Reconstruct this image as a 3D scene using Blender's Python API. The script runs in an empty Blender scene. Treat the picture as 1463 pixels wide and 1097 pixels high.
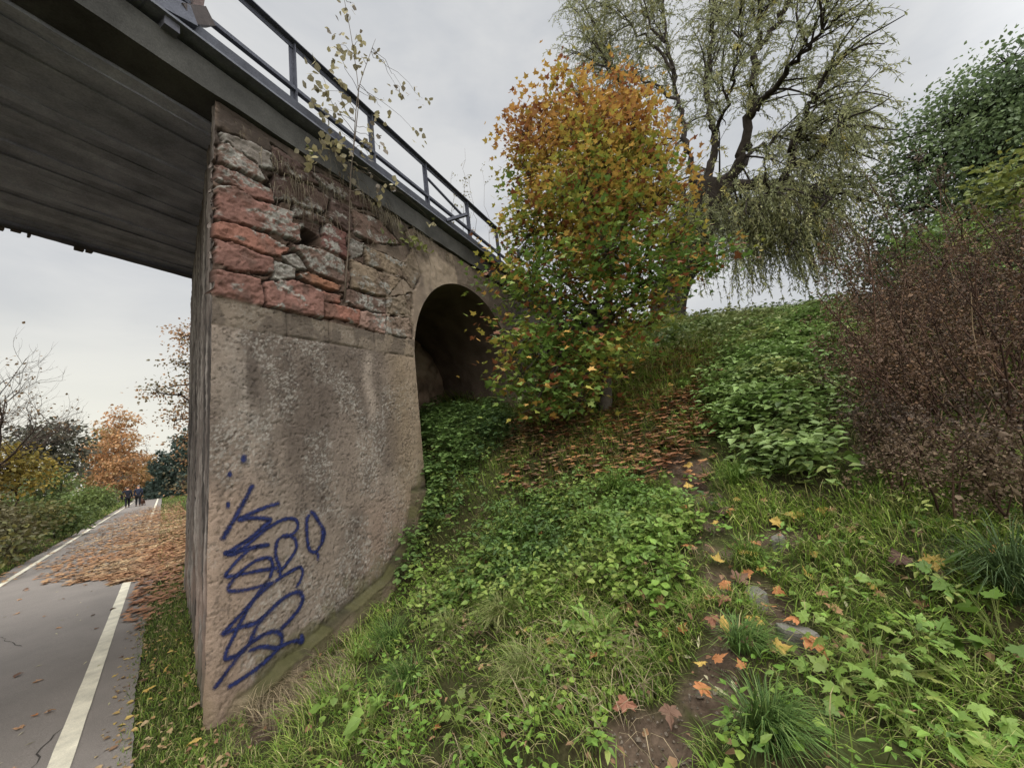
import bpy, math, numpy as np
from mathutils import Matrix
rng = np.random.default_rng(7)
PI = math.pi
sc = bpy.context.scene
COL = sc.collection

# ------------------------------------------------------------------ camera geometry
F = 530.0
PC = np.array([731.5, 548.5])
EYE = np.array([0.0, 0.0, 1.7])
def cam_axes(rdeg=7.0, hx=234, hy=690):
    r = math.radians(rdeg)
    h = ((hy-PC[1])-(PC[0]-hx)*math.tan(r))*math.cos(r)
    up = np.array([-math.sin(r)*F, -math.cos(r)*F, h]); up /= np.linalg.norm(up)
    d = np.array([hx-PC[0], hy-PC[1], F]); d -= d.dot(up)*up; d /= np.linalg.norm(d)
    x = np.cross(d, up); x /= np.linalg.norm(x)
    return np.array([x, d, up])
RW = cam_axes()
def ray(px, py): return RW@np.array([px-PC[0], py-PC[1], F])
def at(px, py, d):
    """point of the place seen at that pixel, d metres away over the ground"""
    r = ray(px, py); return EYE+r/math.hypot(r[0], r[1])*d
def ppm(p):
    """pixels of the photograph per metre at a point"""
    c = RW.T@(np.asarray(p)-EYE); return F/max(c[2], .1)
B0 = np.array([0.24, 3.71, 0.0]); U = np.array([.9387, .3446, 0.0]); N = np.array([.3446, -.9387, 0.0]); YA = np.array([0., 1., 0.])
def on_face(px, py, q=0.0):
    d = ray(px, py); t = (N.dot(B0-EYE)+q)/N.dot(d); X = EYE+d*t
    return U.dot(X-B0), X[2]
def W(s, q, z):
    """bridge frame: s along the bridge, q out of the near face, z up"""
    s, q, z = np.broadcast_arrays(np.asarray(s, float), np.asarray(q, float), np.asarray(z, float))
    return B0+s[..., None]*U+q[..., None]*N+z[..., None]*np.array([0, 0, 1.])

cd = bpy.data.cameras.new('camera'); cam = bpy.data.objects.new('camera', cd); COL.objects.link(cam); sc.camera = cam
cd.sensor_fit = 'HORIZONTAL'; cd.sensor_width = 36; cd.lens = 36*F/1463; cd.clip_start = .05; cd.clip_end = 3000
M = np.eye(4); M[:3, 0] = RW@[1, 0, 0]; M[:3, 1] = RW@[0, -1, 0]; M[:3, 2] = RW@[0, 0, -1]; M[:3, 3] = EYE
cam.matrix_world = Matrix(M.tolist())

# ------------------------------------------------------------------ helpers
def lin(r, g, b, k=1.0):
    c = np.array([r, g, b], float)/255
    return np.where(c <= .04045, c/12.92, ((c+.055)/1.055)**2.4)*k
def hsh(i, j, k, seed):
    h = (i*374761393+j*668265263+k*2147483647+seed*1274126177) & 0xffffffff
    h = ((h ^ (h >> 13))*1274126177) & 0xffffffff
    h = ((h ^ (h >> 16))*2246822519) & 0xffffffff
    return ((h ^ (h >> 15)) & 0xffffff)/float(0xffffff)
def vn(x, y, z=0.0, seed=0):
    x, y, z = np.broadcast_arrays(np.asarray(x, float), np.asarray(y, float), np.asarray(z, float))
    i, j, k = [np.floor(a).astype(np.int64) for a in (x, y, z)]
    fx, fy, fz = x-i, y-j, z-k
    fx, fy, fz = [a*a*(3-2*a) for a in (fx, fy, fz)]
    def L(a, b, t): return a+(b-a)*t
    c = [[[hsh(i+a, j+b, k+e, seed) for e in (0, 1)] for b in (0, 1)] for a in (0, 1)]
    return L(L(L(c[0][0][0], c[0][0][1], fz), L(c[0][1][0], c[0][1][1], fz), fy), L(L(c[1][0][0], c[1][0][1], fz), L(c[1][1][0], c[1][1][1], fz), fy), fx)
def fbm(x, y, z=0.0, o=4, seed=0, g=.5):
    a, s, t, f = 1.0, 0.0, 0.0, 1.0
    for n in range(o):
        s = s+a*vn(np.asarray(x)*f, np.asarray(y)*f, np.asarray(z)*f, seed+n*17); t += a; a *= g; f *= 2.03
    return s/t
def sst(a, b, x):
    t = np.clip((np.asarray(x, float)-a)/(b-a), 0, 1); return t*t*(3-2*t)
def nrm(v):
    v = np.asarray(v, float); return v/np.maximum(np.linalg.norm(v, axis=-1, keepdims=True), 1e-9)
def inpoly(x, y, poly):
    poly = np.asarray(poly, float); r = np.zeros(np.shape(x), bool); j = len(poly)-1
    for i in range(len(poly)):
        xi, yi = poly[i, :2]; xj, yj = poly[j, :2]
        c = ((yi > y) != (yj > y)) & (x < (xj-xi)*(y-yi)/((yj-yi) or 1e-12)+xi); r ^= c; j = i
    return r
def dseg(x, y, poly, closed=True):
    """distance from points to a polyline"""
    poly = np.asarray(poly, float); n = len(poly); d = np.full(np.shape(x), 1e9)
    for i in range(n if closed else n-1):
        a = poly[i, :2]; b = poly[(i+1) % n, :2]; ab = b-a
        t = np.clip(((x-a[0])*ab[0]+(y-a[1])*ab[1])/max(ab.dot(ab), 1e-12), 0, 1)
        d = np.minimum(d, np.hypot(x-a[0]-t*ab[0], y-a[1]-t*ab[1]))
    return d

class MB:
    """collects geometry for one mesh object"""
    def __init__(s): s.v = []; s.t = []; s.f = {3: [], 4: []}; s.n = 0
    def add(s, v, faces, tint=(1, 1, 1)):
        v = np.asarray(v, float).reshape(-1, 3)
        t = np.asarray(tint, float)
        if t.ndim == 1: t = np.tile(t[:3], (len(v), 1))
        s.v.append(v); s.t.append(t)
        f = np.asarray(faces, int)
        if f.size: s.f[f.shape[1]].append(f+s.n)
        s.n += len(v)
    def quads_tris(s, v, q, t3, tint=(1, 1, 1)):
        n0 = s.n; s.add(v, q, tint)
        if len(t3): s.f[3].append(np.asarray(t3, int)+n0)
    def box(s, lo, hi, fr=None, tint=(1, 1, 1)):
        fr = fr or (lambda a, b, c: np.stack([a, b, c], -1))
        p = np.array([(x, y, z) for x in (lo[0], hi[0]) for y in (lo[1], hi[1]) for z in (lo[2], hi[2])], float)
        s.add(fr(p[:, 0], p[:, 1], p[:, 2]), [(0, 1, 3, 2), (4, 6, 7, 5), (0, 4, 5, 1), (2, 3, 7, 6), (0, 2, 6, 4), (1, 5, 7, 3)], tint)
    def tube(s, pts, rad, k=6, tint=(1, 1, 1), cap=True):
        P = np.asarray(pts, float); n = len(P); rad = np.broadcast_to(np.asarray(rad, float), (n,))
        T = nrm(np.gradient(P, axis=0)); ref = np.array([0., 0, 1.]) if abs(T[0, 2]) < .9 else np.array([1., 0, 0])
        a = nrm(np.cross(T, ref)); b = np.cross(T, a)
        th = np.arange(k)/k*2*PI
        V = P[:, None]+rad[:, None, None]*(np.cos(th)[None, :, None]*a[:, None]+np.sin(th)[None, :, None]*b[:, None])
        i = np.arange(n-1)[:, None]*k; j = np.arange(k)[None]; j2 = (j+1) % k
        q = np.stack([i+j, i+j2, i+k+j2, i+k+j], -1).reshape(-1, 4)
        n0 = s.n; s.add(V, q, tint)
        if cap and k >= 3:
            for e, o in ((0, -1), (n-1, 1)):
                c = s.n; s.add(P[e:e+1], [], np.asarray(tint)[:3] if np.ndim(tint) == 1 else np.asarray(tint)[:1])
                r = n0+e*k+np.arange(k); r2 = np.roll(r, -1)
                s.f[3].append(np.stack([r, r2, np.full(k, c)], -1))
    def leaves(s, pos, nm, fw, size, tint, tmpl):
        tv, tf = tmpl; pos = np.asarray(pos, float); m = len(pos)
        if m == 0: return
        nm = nrm(nm); fw = np.asarray(fw, float); fw = nrm(fw-(fw*nm).sum(-1, keepdims=True)*nm); r = np.cross(fw, nm)
        sz = np.broadcast_to(np.asarray(size, float), (m,))[:, None, None]
        V = pos[:, None]+sz*(tv[None, :, 0:1]*r[:, None]+tv[None, :, 1:2]*fw[:, None]+tv[None, :, 2:3]*nm[:, None])
        K = len(tv); f = (np.asarray(tf)[None]+(np.arange(m)*K)[:, None, None]).reshape(-1, np.shape(tf)[1])
        t = np.asarray(tint, float)
        t = np.tile(t, (m, 1)) if t.ndim == 1 else t
        s.add(V, f, np.repeat(t, K, 0))
    def build(s, name, mat, parent=None, smooth=True, link=True):
        me = bpy.data.meshes.new(name)
        if s.v:
            v = np.concatenate(s.v).astype(np.float32); t = np.concatenate(s.t)
            fl = []; st = []; c = 0
            for k in (3, 4):
                if s.f[k]:
                    f = np.concatenate(s.f[k]); fl.append(f.ravel()); st.append(c+np.arange(len(f))*k); c += f.size
            fl = np.concatenate(fl).astype(np.int32); st = np.concatenate(st).astype(np.int32)
            me.vertices.add(len(v)); me.vertices.foreach_set('co', v.ravel())
            me.loops.add(len(fl)); me.loops.foreach_set('vertex_index', fl)
            me.polygons.add(len(st)); me.polygons.foreach_set('loop_start', st)
            me.update(calc_edges=True)
            me.polygons.foreach_set('use_smooth', np.full(len(st), smooth))
            a = me.attributes.new('tint', 'FLOAT_COLOR', 'POINT')
            a.data.foreach_set('color', np.concatenate([t, np.ones((len(t), 1))], 1).astype(np.float32).ravel())
        me.materials.append(mat)
        o = bpy.data.objects.new(name, me)
        if link: COL.objects.link(o)
        if parent:
            o.parent = parent
            if parent.type == 'EMPTY': o.matrix_parent_inverse = Matrix.Translation(-parent.location)
        return o
def tag(o, label, cat, group=None):
    o['label'] = label; o['category'] = cat
    if group: o['group'] = group
    return o
def kind(o, k): o['kind'] = k; return o
def thing(name, loc, label, cat, group=None):
    o = bpy.data.objects.new(name, None); o.location = tuple(float(a) for a in loc); o.empty_display_size = .2; COL.objects.link(o)
    return tag(o, label, cat, group)

# ------------------------------------------------------------------ materials
def mat(name, rough=.8, var=.25, vscale=6.0, bump=0.0, bscale=60.0, transl=0.0, spec=.3, metal=0.0, base=None, fine=0.0, alpha_attr=False):
    """tint attribute x procedural noise, optional bump and leaf translucency"""
    m = bpy.data.materials.new(name); m.use_nodes = True; nt = m.node_tree; nt.nodes.clear(); nd = nt.nodes; lk = nt.links
    out = nd.new('ShaderNodeOutputMaterial'); p = nd.new('ShaderNodeBsdfPrincipled')
    p.inputs['Roughness'].default_value = rough; p.inputs['Specular IOR Level'].default_value = spec; p.inputs['Metallic'].default_value = metal
    geo = nd.new('ShaderNodeTexCoord')
    if base is None:
        at_ = nd.new('ShaderNodeAttribute'); at_.attribute_name = 'tint'; csrc = at_.outputs['Color']
    else:
        at_ = nd.new('ShaderNodeRGB'); at_.outputs[0].default_value = (*base, 1); csrc = at_.outputs[0]
    nz = nd.new('ShaderNodeTexNoise'); nz.inputs['Scale'].default_value = vscale; nz.inputs['Detail'].default_value = 5; nz.inputs['Roughness'].default_value = .65
    lk.new(geo.outputs['Object'], nz.inputs['Vector'])
    mr = nd.new('ShaderNodeMapRange'); mr.inputs[1].default_value = .25; mr.inputs[2].default_value = .75; mr.inputs[3].default_value = 1-var; mr.inputs[4].default_value = 1+var
    lk.new(nz.outputs['Fac'], mr.inputs[0])
    mx = nd.new('ShaderNodeVectorMath'); mx.operation = 'SCALE'; lk.new(csrc, mx.inputs[0]); lk.new(mr.outputs[0], mx.inputs['Scale'])
    col = mx.outputs[0]
    if fine > 0:
        n2 = nd.new('ShaderNodeTexNoise'); n2.inputs['Scale'].default_value = bscale; n2.inputs['Detail'].default_value = 3; lk.new(geo.outputs['Object'], n2.inputs['Vector'])
        m2 = nd.new('ShaderNodeMapRange'); m2.inputs[1].default_value = .3; m2.inputs[2].default_value = .7; m2.inputs[3].default_value = 1-fine; m2.inputs[4].default_value = 1+fine
        lk.new(n2.outputs['Fac'], m2.inputs[0])
        mx2 = nd.new('ShaderNodeVectorMath'); mx2.operation = 'SCALE'; lk.new(col, mx2.inputs[0]); lk.new(m2.outputs[0], mx2.inputs['Scale']); col = mx2.outputs[0]
    lk.new(col, p.inputs['Base Color'])
    if bump > 0:
        n3 = nd.new('ShaderNodeTexNoise'); n3.inputs['Scale'].default_value = bscale; n3.inputs['Detail'].default_value = 4; lk.new(geo.outputs['Object'], n3.inputs['Vector'])
        b = nd.new('ShaderNodeBump'); b.inputs['Strength'].default_value = bump; b.inputs['Distance'].default_value = .01; lk.new(n3.outputs['Fac'], b.inputs['Height']); lk.new(b.outputs[0], p.inputs['Normal'])
    s = p.outputs[0]
    if transl > 0:
        tr = nd.new('ShaderNodeBsdfTranslucent'); lk.new(col, tr.inputs['Color']); ms = nd.new('ShaderNodeMixShader'); ms.inputs[0].default_value = transl
        lk.new(s, ms.inputs[1]); lk.new(tr.outputs[0], ms.inputs[2]); s = ms.outputs[0]
    if alpha_attr:
        aa = nd.new('ShaderNodeAttribute'); aa.attribute_name = 'tint'; sp = nd.new('ShaderNodeSeparateColor'); lk.new(aa.outputs['Color'], sp.inputs[0])
        n4 = nd.new('ShaderNodeTexNoise'); n4.inputs['Scale'].default_value = 90; n4.inputs['Detail'].default_value = 2; lk.new(geo.outputs['Object'], n4.inputs['Vector'])
        ad = nd.new('ShaderNodeMath'); ad.operation = 'ADD'; lk.new(sp.outputs[0], ad.inputs[0]); lk.new(n4.outputs['Fac'], ad.inputs[1])
        cl = nd.new('ShaderNodeMapRange'); cl.inputs[1].default_value = .62; cl.inputs[2].default_value = 1.22; lk.new(ad.outputs[0], cl.inputs[0])
        tp = nd.new('ShaderNodeBsdfTransparent'); ms = nd.new('ShaderNodeMixShader'); lk.new(cl.outputs[0], ms.inputs[0]); lk.new(tp.outputs[0], ms.inputs[1]); lk.new(s, ms.inputs[2]); s = ms.outputs[0]
    lk.new(s, out.inputs['Surface'])
    return m
LEAF = mat('leaf', rough=.55, var=.28, vscale=9, transl=.3, spec=.35)
LITTER = mat('dry_leaf', rough=.75, var=.2, vscale=25, transl=.12, spec=.25)
GRASS = mat('grass_blade', rough=.6, var=.25, vscale=3, transl=.3, spec=.3)
BARK = mat('bark', rough=.95, var=.4, vscale=12, bump=.8, bscale=40, spec=.1)
TWIG = mat('twig', rough=.9, var=.25, vscale=8, spec=.1)
STONE = mat('weathered_stone', rough=.95, var=.1, vscale=14, bump=.55, bscale=130, spec=.15, fine=.14)
CONC = mat('grimy_concrete', rough=.95, var=.45, vscale=2.6, bump=.5, bscale=70, spec=.15, fine=.14)
STEEL = mat('old_painted_steel', rough=.7, var=.35, vscale=9, bump=.3, bscale=80, spec=.3, fine=.15)
SOIL = mat('soil', rough=1.0, var=.3, vscale=9, bump=1.0, bscale=45, spec=.1, fine=.25)
ASPH = mat('asphalt', rough=.85, var=.14, vscale=1.3, bump=.35, bscale=160, spec=.25, fine=.2)
PAINT = mat('road_paint', rough=.85, var=.3, vscale=5, bump=.25, bscale=150, spec=.25, fine=.12)
SPRAY = mat('spray_paint', rough=.7, var=.4, vscale=26, base=tuple(lin(26, 34, 74)), alpha_attr=True, bump=.4, bscale=120)
CLOTH = mat('clothing', rough=.9, var=.2, vscale=8, spec=.1)

# leaf outlines: x across, y towards the tip, z off the blade
def maple_tmpl(lobe=1.0, curl=0.0):
    pts = [(0, 0), (.10, -.06), (.30, -.10), (.26, .06), (.42, .12), (.56, .34), (.38, .34), (.40, .46), (.20, .44), (.20, .62), (.09, .74), (0, 1.0)]
    r = [(x*lobe, y) for x, y in pts]; l = [(-x, y) for x, y in r[::-1][1:-1]]
    o = np.array(r+l); c = np.array([[0, .26]])
    p = np.concatenate([c, o]); z = .10*np.abs(p[:, 0])-curl*(p[:, 0]**2*1.5+(p[:, 1]-.3)**2*.8)
    n = len(o)
    return np.column_stack([p, z]), [(0, 1+i, 1+(i+1) % n) for i in range(n)]
def ovate_tmpl(w=.34, fold=.12, droop=.12):
    p = np.array([(0, 0, 0), (-w, .3, fold), (-w*.75, .65, fold*.7-droop*.4), (0, 1, -droop), (w*.75, .65, fold*.7-droop*.4), (w, .3, fold), (0, .32, 0), (0, .66, -droop*.4)])
    return p, [(0, 6, 1), (1, 6, 7), (1, 7, 2), (2, 7, 3), (0, 5, 6), (5, 7, 6), (5, 4, 7), (4, 3, 7)]
def lance_tmpl(w=.12):
    return np.array([(0, 0, 0), (-w, .4, .03), (0, 1, -.06), (w, .4, .03)]), [(0, 3, 2, 1)]
MAPLE = maple_tmpl(); MAPLE_C = maple_tmpl(1.0, .35); OVATE = ovate_tmpl(); ROUND = ovate_tmpl(.45, .06, .05); LANCE = lance_tmpl()
SMAPLE_v = np.array([(0, .25, 0), (0, 0, 0), (.33, -.08, .04), (.30, .12, .02), (.56, .36, .05), (.24, .42, .02), (0, 1, 0), (-.24, .42, .02), (-.56, .36, .05), (-.30, .12, .02), (-.33, -.08, .04)])
SMAPLE = (SMAPLE_v, [(0, 1+i, 1+(i+1) % 10) for i in range(10)])

# ------------------------------------------------------------------ terrain
CP = []
def cpx(px, py, d): p = at(px, py, d); CP.append((p[0], p[1], p[2]))
for y in (-3, 0, 2, 4, 6, 8, 10, 13, 17): CP.append((-.3, y, 0))
for s, z in ((.0, -.03), (.75, .02), (1.56, .15), (1.95, .36), (2.19, .66)):
    p = W(s, .02, z); CP.append((p[0], p[1], z))
for s, q, z in ((2.5, .25, 1.2), (3.2, .1, 1.65), (4.2, 0, 1.95), (5.6, 0, 2.3), (3.2, -1.2, 1.9), (5.2, -1.2, 2.2), (.6, -2, .2), (7, .1, 3.2), (9, .1, 4.6), (11, .1, 5.3), (14, 0, 5.4), (20, 0, 5.4), (9, -3, 5.0), (14, -4, 5.4), (20, -4, 5.4)):
    p = W(s, q, z); CP.append((p[0], p[1], z))
cpx(600, 1097, 2.15); cpx(900, 1097, 1.6); cpx(1200, 1097, 1.68); cpx(1463, 1097, 2.0)
cpx(830, 600, 6.3); cpx(950, 560, 6.6); cpx(1150, 600, 4.7); cpx(1150, 500, 7.2); cpx(1400, 800, 2.95); cpx(1400, 600, 5); cpx(1400, 450, 10)
cpx(1000, 800, 2.75); cpx(1000, 680, 4.0); cpx(760, 700, 4.6); cpx(850, 800, 3.2); cpx(700, 900, 2.65)
cpx(950, 462, 12); cpx(1060, 452, 12.5); cpx(1250, 432, 13)
CP += [(0, 0, .18), (1, -1, .3), (0, -2, .1), (3, -1.6, .85), (6, -5, 1.6), (12, -6, 3), (3, -8, .5), (0, -8, 0), (18, -8, 4.5), (25, 5, 5.2), (16, 4, 5.0), (16, -1, 4.5), (30, -8, 5), (40, 14, 5.3)]
CP += [(1.5, 10, .3), (4, 12, 1.6), (8, 14, 3.8), (12, 14, 5), (.6, 18, .1), (4, 20, .6), (10, 24, 1.5), (20, 26, 3), (30, 30, 2), (40, 60, 1), (8, 50, .4), (2, 40, .1), (2, 80, .1), (20, 100, .5)]
CP = np.array(CP); CM = .5
_D = np.sqrt(((CP[:, None, :2]-CP[None, :, :2])**2).sum(-1)+CM**2)
_w = np.linalg.solve(_D+np.eye(len(CP))*-.02, CP[:, 2]-CP[:, 2].mean())
def hbase(x, y):
    x = np.asarray(x, float); y = np.asarray(y, float); h = np.full(x.shape, CP[:, 2].mean())
    for (cx, cy, _), w in zip(CP, _w): h = h+w*np.sqrt((x-cx)**2+(y-cy)**2+CM**2)
    far = sst(25, 60, np.hypot(x-10, y-8)); h = h*(1-far)+far*np.clip(h, 0, 5.2)*.3
    h = np.clip(h, -.1, 5.6)
    k = sst(-.25, .45, x)
    verge = .05+.25*sst(-3.2, -6, x)+.5*sst(-6, -14, x)+.02*np.sin(y*.7)
    return np.where(x > -1.2, h*k-.02*(1-k), np.where(x > -2.75, -.02, -.02+(verge+.02)*sst(-2.7, -3.3, x)))
def hgt(x, y):
    x = np.asarray(x, float); y = np.asarray(y, float); b = hbase(x, y)
    a = sst(.2, 1.0, x)*sst(60, 20, y)
    return b+a*((fbm(x*1.7, y*1.7, 0, 3, 5)-.5)*.22+(fbm(x*5, y*5, 0, 3, 9)-.5)*.09)+sst(-2.8, -3.4, x)*(fbm(x*2, y*2, 0, 3, 15)-.5)*.08
_dd = np.concatenate([np.arange(.6, 6, .02), np.arange(6, 40, .08)])
def hit(px, py):
    """where the ground is seen at that pixel"""
    r = ray(px, py); r = r/math.hypot(r[0], r[1]); P = EYE+_dd[:, None]*r
    g = hgt(P[:, 0], P[:, 1]); k = np.argmax(P[:, 2] < g)
    if not (P[:, 2] < g).any(): k = len(_dd)-1
    p = P[k]; return np.array([p[0], p[1], float(hgt(p[0], p[1]))])
def hitpoly(*pts): return np.array([hit(*p)[:2] for p in pts])
def gz(x, y): return float(hgt(np.array([x]), np.array([y]))[0])

# dirt patches of the trail
DIRT = [(930, 1068, .20), (945, 1040, .13), (1010, 985, .17), (1030, 950, .13), (1040, 900, .10), (1095, 862, .13), (1135, 912, .10), (1120, 890, .09), (1030, 830, .10), (1028, 790, .12), (1010, 712, .16), (1020, 750, .12), (955, 664, .30), (990, 672, .22), (985, 690, .2), (1110, 772, .12), (1150, 766, .08), (365, 1035, .34), (420, 990, .26), (335, 1065, .2), (475, 950, .2), (770, 590, .25), (820, 575, .4), (730, 610, .3)]
DW = [(hit(px, py), r*.74) for px, py, r in DIRT]
def dirt(x, y):
    m = np.zeros(np.shape(x))
    for p, r in DW: m = np.maximum(m, np.exp(-((x-p[0])**2+(y-p[1])**2)/(r*r)*.7))
    return m
def axis(a, b, st, lo, hi, g=1.12):
    c = list(np.arange(a, b+st/2, st)); s = st
    while c[-1] < hi: s *= g; c.append(c[-1]+s)
    s = st
    while c[0] > lo: s *= g; c.insert(0, c[0]-s)
    return np.array(c)
gx = axis(-.6, 5.6, .045, -90, 260); gy = axis(-.8, 7.2, .045, -60, 420)
X, Y = np.meshgrid(gx, gy); Z = hgt(X, Y)
dm = sst(.35, .62, dirt(X, Y)+(fbm(X*9, Y*9, 0, 3, 31)-.5)*.5)
Z = Z-.03*dm+dm*(fbm(X*14, Y*14, 0, 2, 8)-.5)*.03
soil = lin(54, 44, 34)*1.0; green = lin(56, 64, 30); dcol = lin(84, 71, 59)
gm = np.clip(fbm(X*3, Y*3, 0, 3, 77), 0, 1)[..., None]
tint = (soil*(1-gm)+green*gm)
tint = tint*(1-dm[..., None])+dcol*dm[..., None]*(.75+.5*fbm(X*5, Y*5, 0, 3, 3)[..., None])
ny, nx = X.shape
idx = np.arange(nx*ny).reshape(ny, nx)
fq = np.stack([idx[:-1, :-1], idx[:-1, 1:], idx[1:, 1:], idx[1:, :-1]], -1).reshape(-1, 4)
gv = np.stack([X, Y, Z], -1).reshape(-1, 3); gt = tint.reshape(-1, 3)
fd = dm.reshape(-1)[fq].mean(1) > .5
mb = MB(); mb.add(gv, fq[~fd], gt); kind(mb.build('ground', SOIL), 'structure')
mb = MB(); us = np.unique(fq[fd]); re = np.zeros(len(gv), int); re[us] = np.arange(len(us)); mb.add(gv[us], re[fq[fd]], gt[us]); kind(mb.build('dirt_trail', SOIL), 'structure')

# ------------------------------------------------------------------ cycle path
def pathx(y, off):  # centre line bends left far away
    y = np.asarray(y, float); b = np.clip(y-66, 0, None); return -1.46+off-(b**2)*.035
def strip(name, o0, o1, y0, y1, z, m, tc, n=240, wob=0.0):
    ys = y0+(y1-y0)*np.linspace(0, 1, n)**1.6; k = 5; mb = MB(); V = []
    for i in range(k):
        o = o0+(o1-o0)*i/(k-1); e = wob*((fbm(ys*1.1, i*9.0, 0, 2, 4)-.5)+.6*(fbm(ys*14, i*9.0, 0, 3, 14)-.5)) if i in (0, k-1) else 0
        V.append(np.column_stack([pathx(ys, o+e), ys, np.full(n, z+.03*math.cos((i/(k-1)-.5)*PI)*(abs(o1-o0) > 1))]))
    V = np.stack(V, 1); idx = np.arange(n*k).reshape(n, k)
    q = np.stack([idx[:-1, :-1], idx[:-1, 1:], idx[1:, 1:], idx[1:, :-1]], -1).reshape(-1, 4)
    mb.add(V, q, tc); return kind(mb.build(name, m), 'structure')
def hpath(off): return .012+.03*np.cos((off/2.66)*PI)
strip('path', -1.33, 1.33, -6, 84, .012, ASPH, lin(121, 114, 107), n=900, wob=.07)
mb = MB()
for off in (-1.0, 1.0):
    ys = -4+84*np.linspace(0, 1, 300)**1.5
    w = .055
    e1 = .008*(fbm(ys*9, off*7, 0, 3, 2)-.5); e2 = .008*(fbm(ys*9, off*7+50, 0, 3, 2)-.5)
    A = np.column_stack([pathx(ys, off-w+e1), ys, hpath(off-w)+.005+0*ys]); Bv = np.column_stack([pathx(ys, off+w+e2), ys, hpath(off+w)+.005+0*ys])
    i = np.arange(299); mb.add(np.concatenate([A, Bv]), np.stack([i, 300+i, 301+i, i+1], -1), lin(204, 197, 176))
kind(mb.build('path_edge_lines', PAINT), 'structure')

# ------------------------------------------------------------------ railway bridge
bridge = thing('railway_bridge', B0, 'old stone and concrete railway bridge crossing the cycle path, with an arch beside its pier', 'bridge')
def zb(*pts): return np.array([on_face(280+x/2.742, 100+y/2.742) for x, y in pts])
RED = (132, 98, 88); RED2 = (144, 102, 88); BRN = (112, 92, 82); DRK = (88, 72, 66); GRY = (122, 114, 106); TAN = (132, 116, 98); PNK = (150, 122, 110)
BLK = [  # outline, colour, lichen share, how far it stands out
 (zb((100, 245), (190, 275), (290, 330), (305, 395), (230, 375), (110, 288)), GRY, .6, .03),
 (zb((92, 300), (125, 292), (240, 380), (262, 440), (190, 405), (88, 352)), BRN, .38, .05),
 (zb((82, 375), (170, 402), (300, 470), (308, 522), (200, 490), (130, 450), (82, 425)), RED, .15, .02),
 (zb((86, 458), (150, 458), (240, 522), (372, 560), (368, 605), (400, 612), (402, 680), (330, 645), (240, 622), (86, 580)), RED, .45, .06),
 (zb((78, 600), (130, 602), (270, 652), (362, 702), (352, 738), (300, 732), (190, 690), (80, 650)), RED2, .12, .05),
 (zb((80, 662), (190, 702), (306, 748), (300, 792), (180, 790), (80, 752)), RED, .4, .03),
 (zb((74, 786), (245, 826), (272, 910), (240, 932), (74, 888)), RED, .05, .06),
 (zb((272, 830), (380, 822), (494, 872), (494, 968), (440, 962), (272, 920)), RED, .08, .07),
 (zb((310, 752), (385, 777), (380, 818), (302, 820)), GRY, .8, .04),
 (zb((330, 732), (400, 722), (440, 785), (395, 780)), GRY, .9, .02),
 (zb((372, 690), (480, 702), (580, 752), (580, 832), (450, 790), (440, 778), (402, 720)), BRN, .2, .06),
 (zb((395, 802), (440, 797), (567, 842), (560, 862), (440, 832)), (150, 108, 86), .05, .02),
 (zb((496, 870), (565, 886), (567, 912), (500, 905)), RED2, .05, .02),
 (zb((500, 911), (640, 946), (636, 996), (500, 965)), RED2, .05, .06),
 (zb((415, 570), (500, 602), (494, 652), (415, 612)), DRK, .1, -.06),
 (zb((505, 602), (585, 642), (588, 740), (496, 690)), (112, 80, 74), .15, .04),
 (zb((385, 530), (500, 577), (500, 600), (380, 568)), DRK, .1, .02),
 (zb((600, 660), (652, 682), (650, 722), (608, 742)), GRY, .7, .03),
 (zb((658, 690), (800, 752), (805, 812), (672, 760)), TAN, .2, .03),
 (zb((605, 742), (700, 782), (745, 890), (612, 850)), TAN, .25, .04),
 (zb((704, 785), (800, 822), (752, 880)), TAN, .2, .02),
 (zb((590, 862), (742, 897), (745, 952), (642, 935), (590, 910)), BRN, .2, .02),
 (zb((642, 946), (745, 962), (740, 1036), (640, 1000)), PNK, .1, .03),
 (zb((310, 400), (420, 440), (520, 500), (500, 560), (390, 520), (310, 500)), DRK, .2, .01),
 (zb((530, 500), (600, 540), (650, 620), (590, 630), (520, 580)), DRK, .2, .02),
 (zb((300, 300), (420, 380), (500, 450), (420, 435), (300, 385)), DRK, .3, .02),
 (zb((440, 395), (640, 480), (720, 560), (620, 530), (500, 460)), DRK, .2, .02),
 (zb((748, 896), (846, 878), (846, 962), (750, 950)), (128, 114, 98), .1, .004),
 (zb((806, 760), (852, 700), (900, 760), (850, 860), (812, 812)), (122, 108, 92), .1, .004),
 (zb((746, 966), (846, 976), (846, 1050), (744, 1034)), (132, 114, 100), .1, .006),
 (zb((815, 640), (880, 600), (940, 690), (880, 730)), (112, 98, 84), .1, .0),
 (zb((610, 550), (720, 590), (800, 680), (700, 680), (620, 640)), BRN, .2, .02)]
SA = {}   # the arch: centre and radius in the face
ASX, ASZ, AR = 4.05, 2.95, 1.60
def jamb(z): return np.interp(z, [0, .9, 2.3, 3.2, 3.6], [2.14, 2.19, 2.33, 2.45, 2.53])
LEDGE = np.array([on_face(*p) for p in ((352, 990), (385, 962), (440, 913), (500, 864), (546, 824), (572, 780), (584, 742), (588, 700))])
LOWZ0 = 3.14
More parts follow.
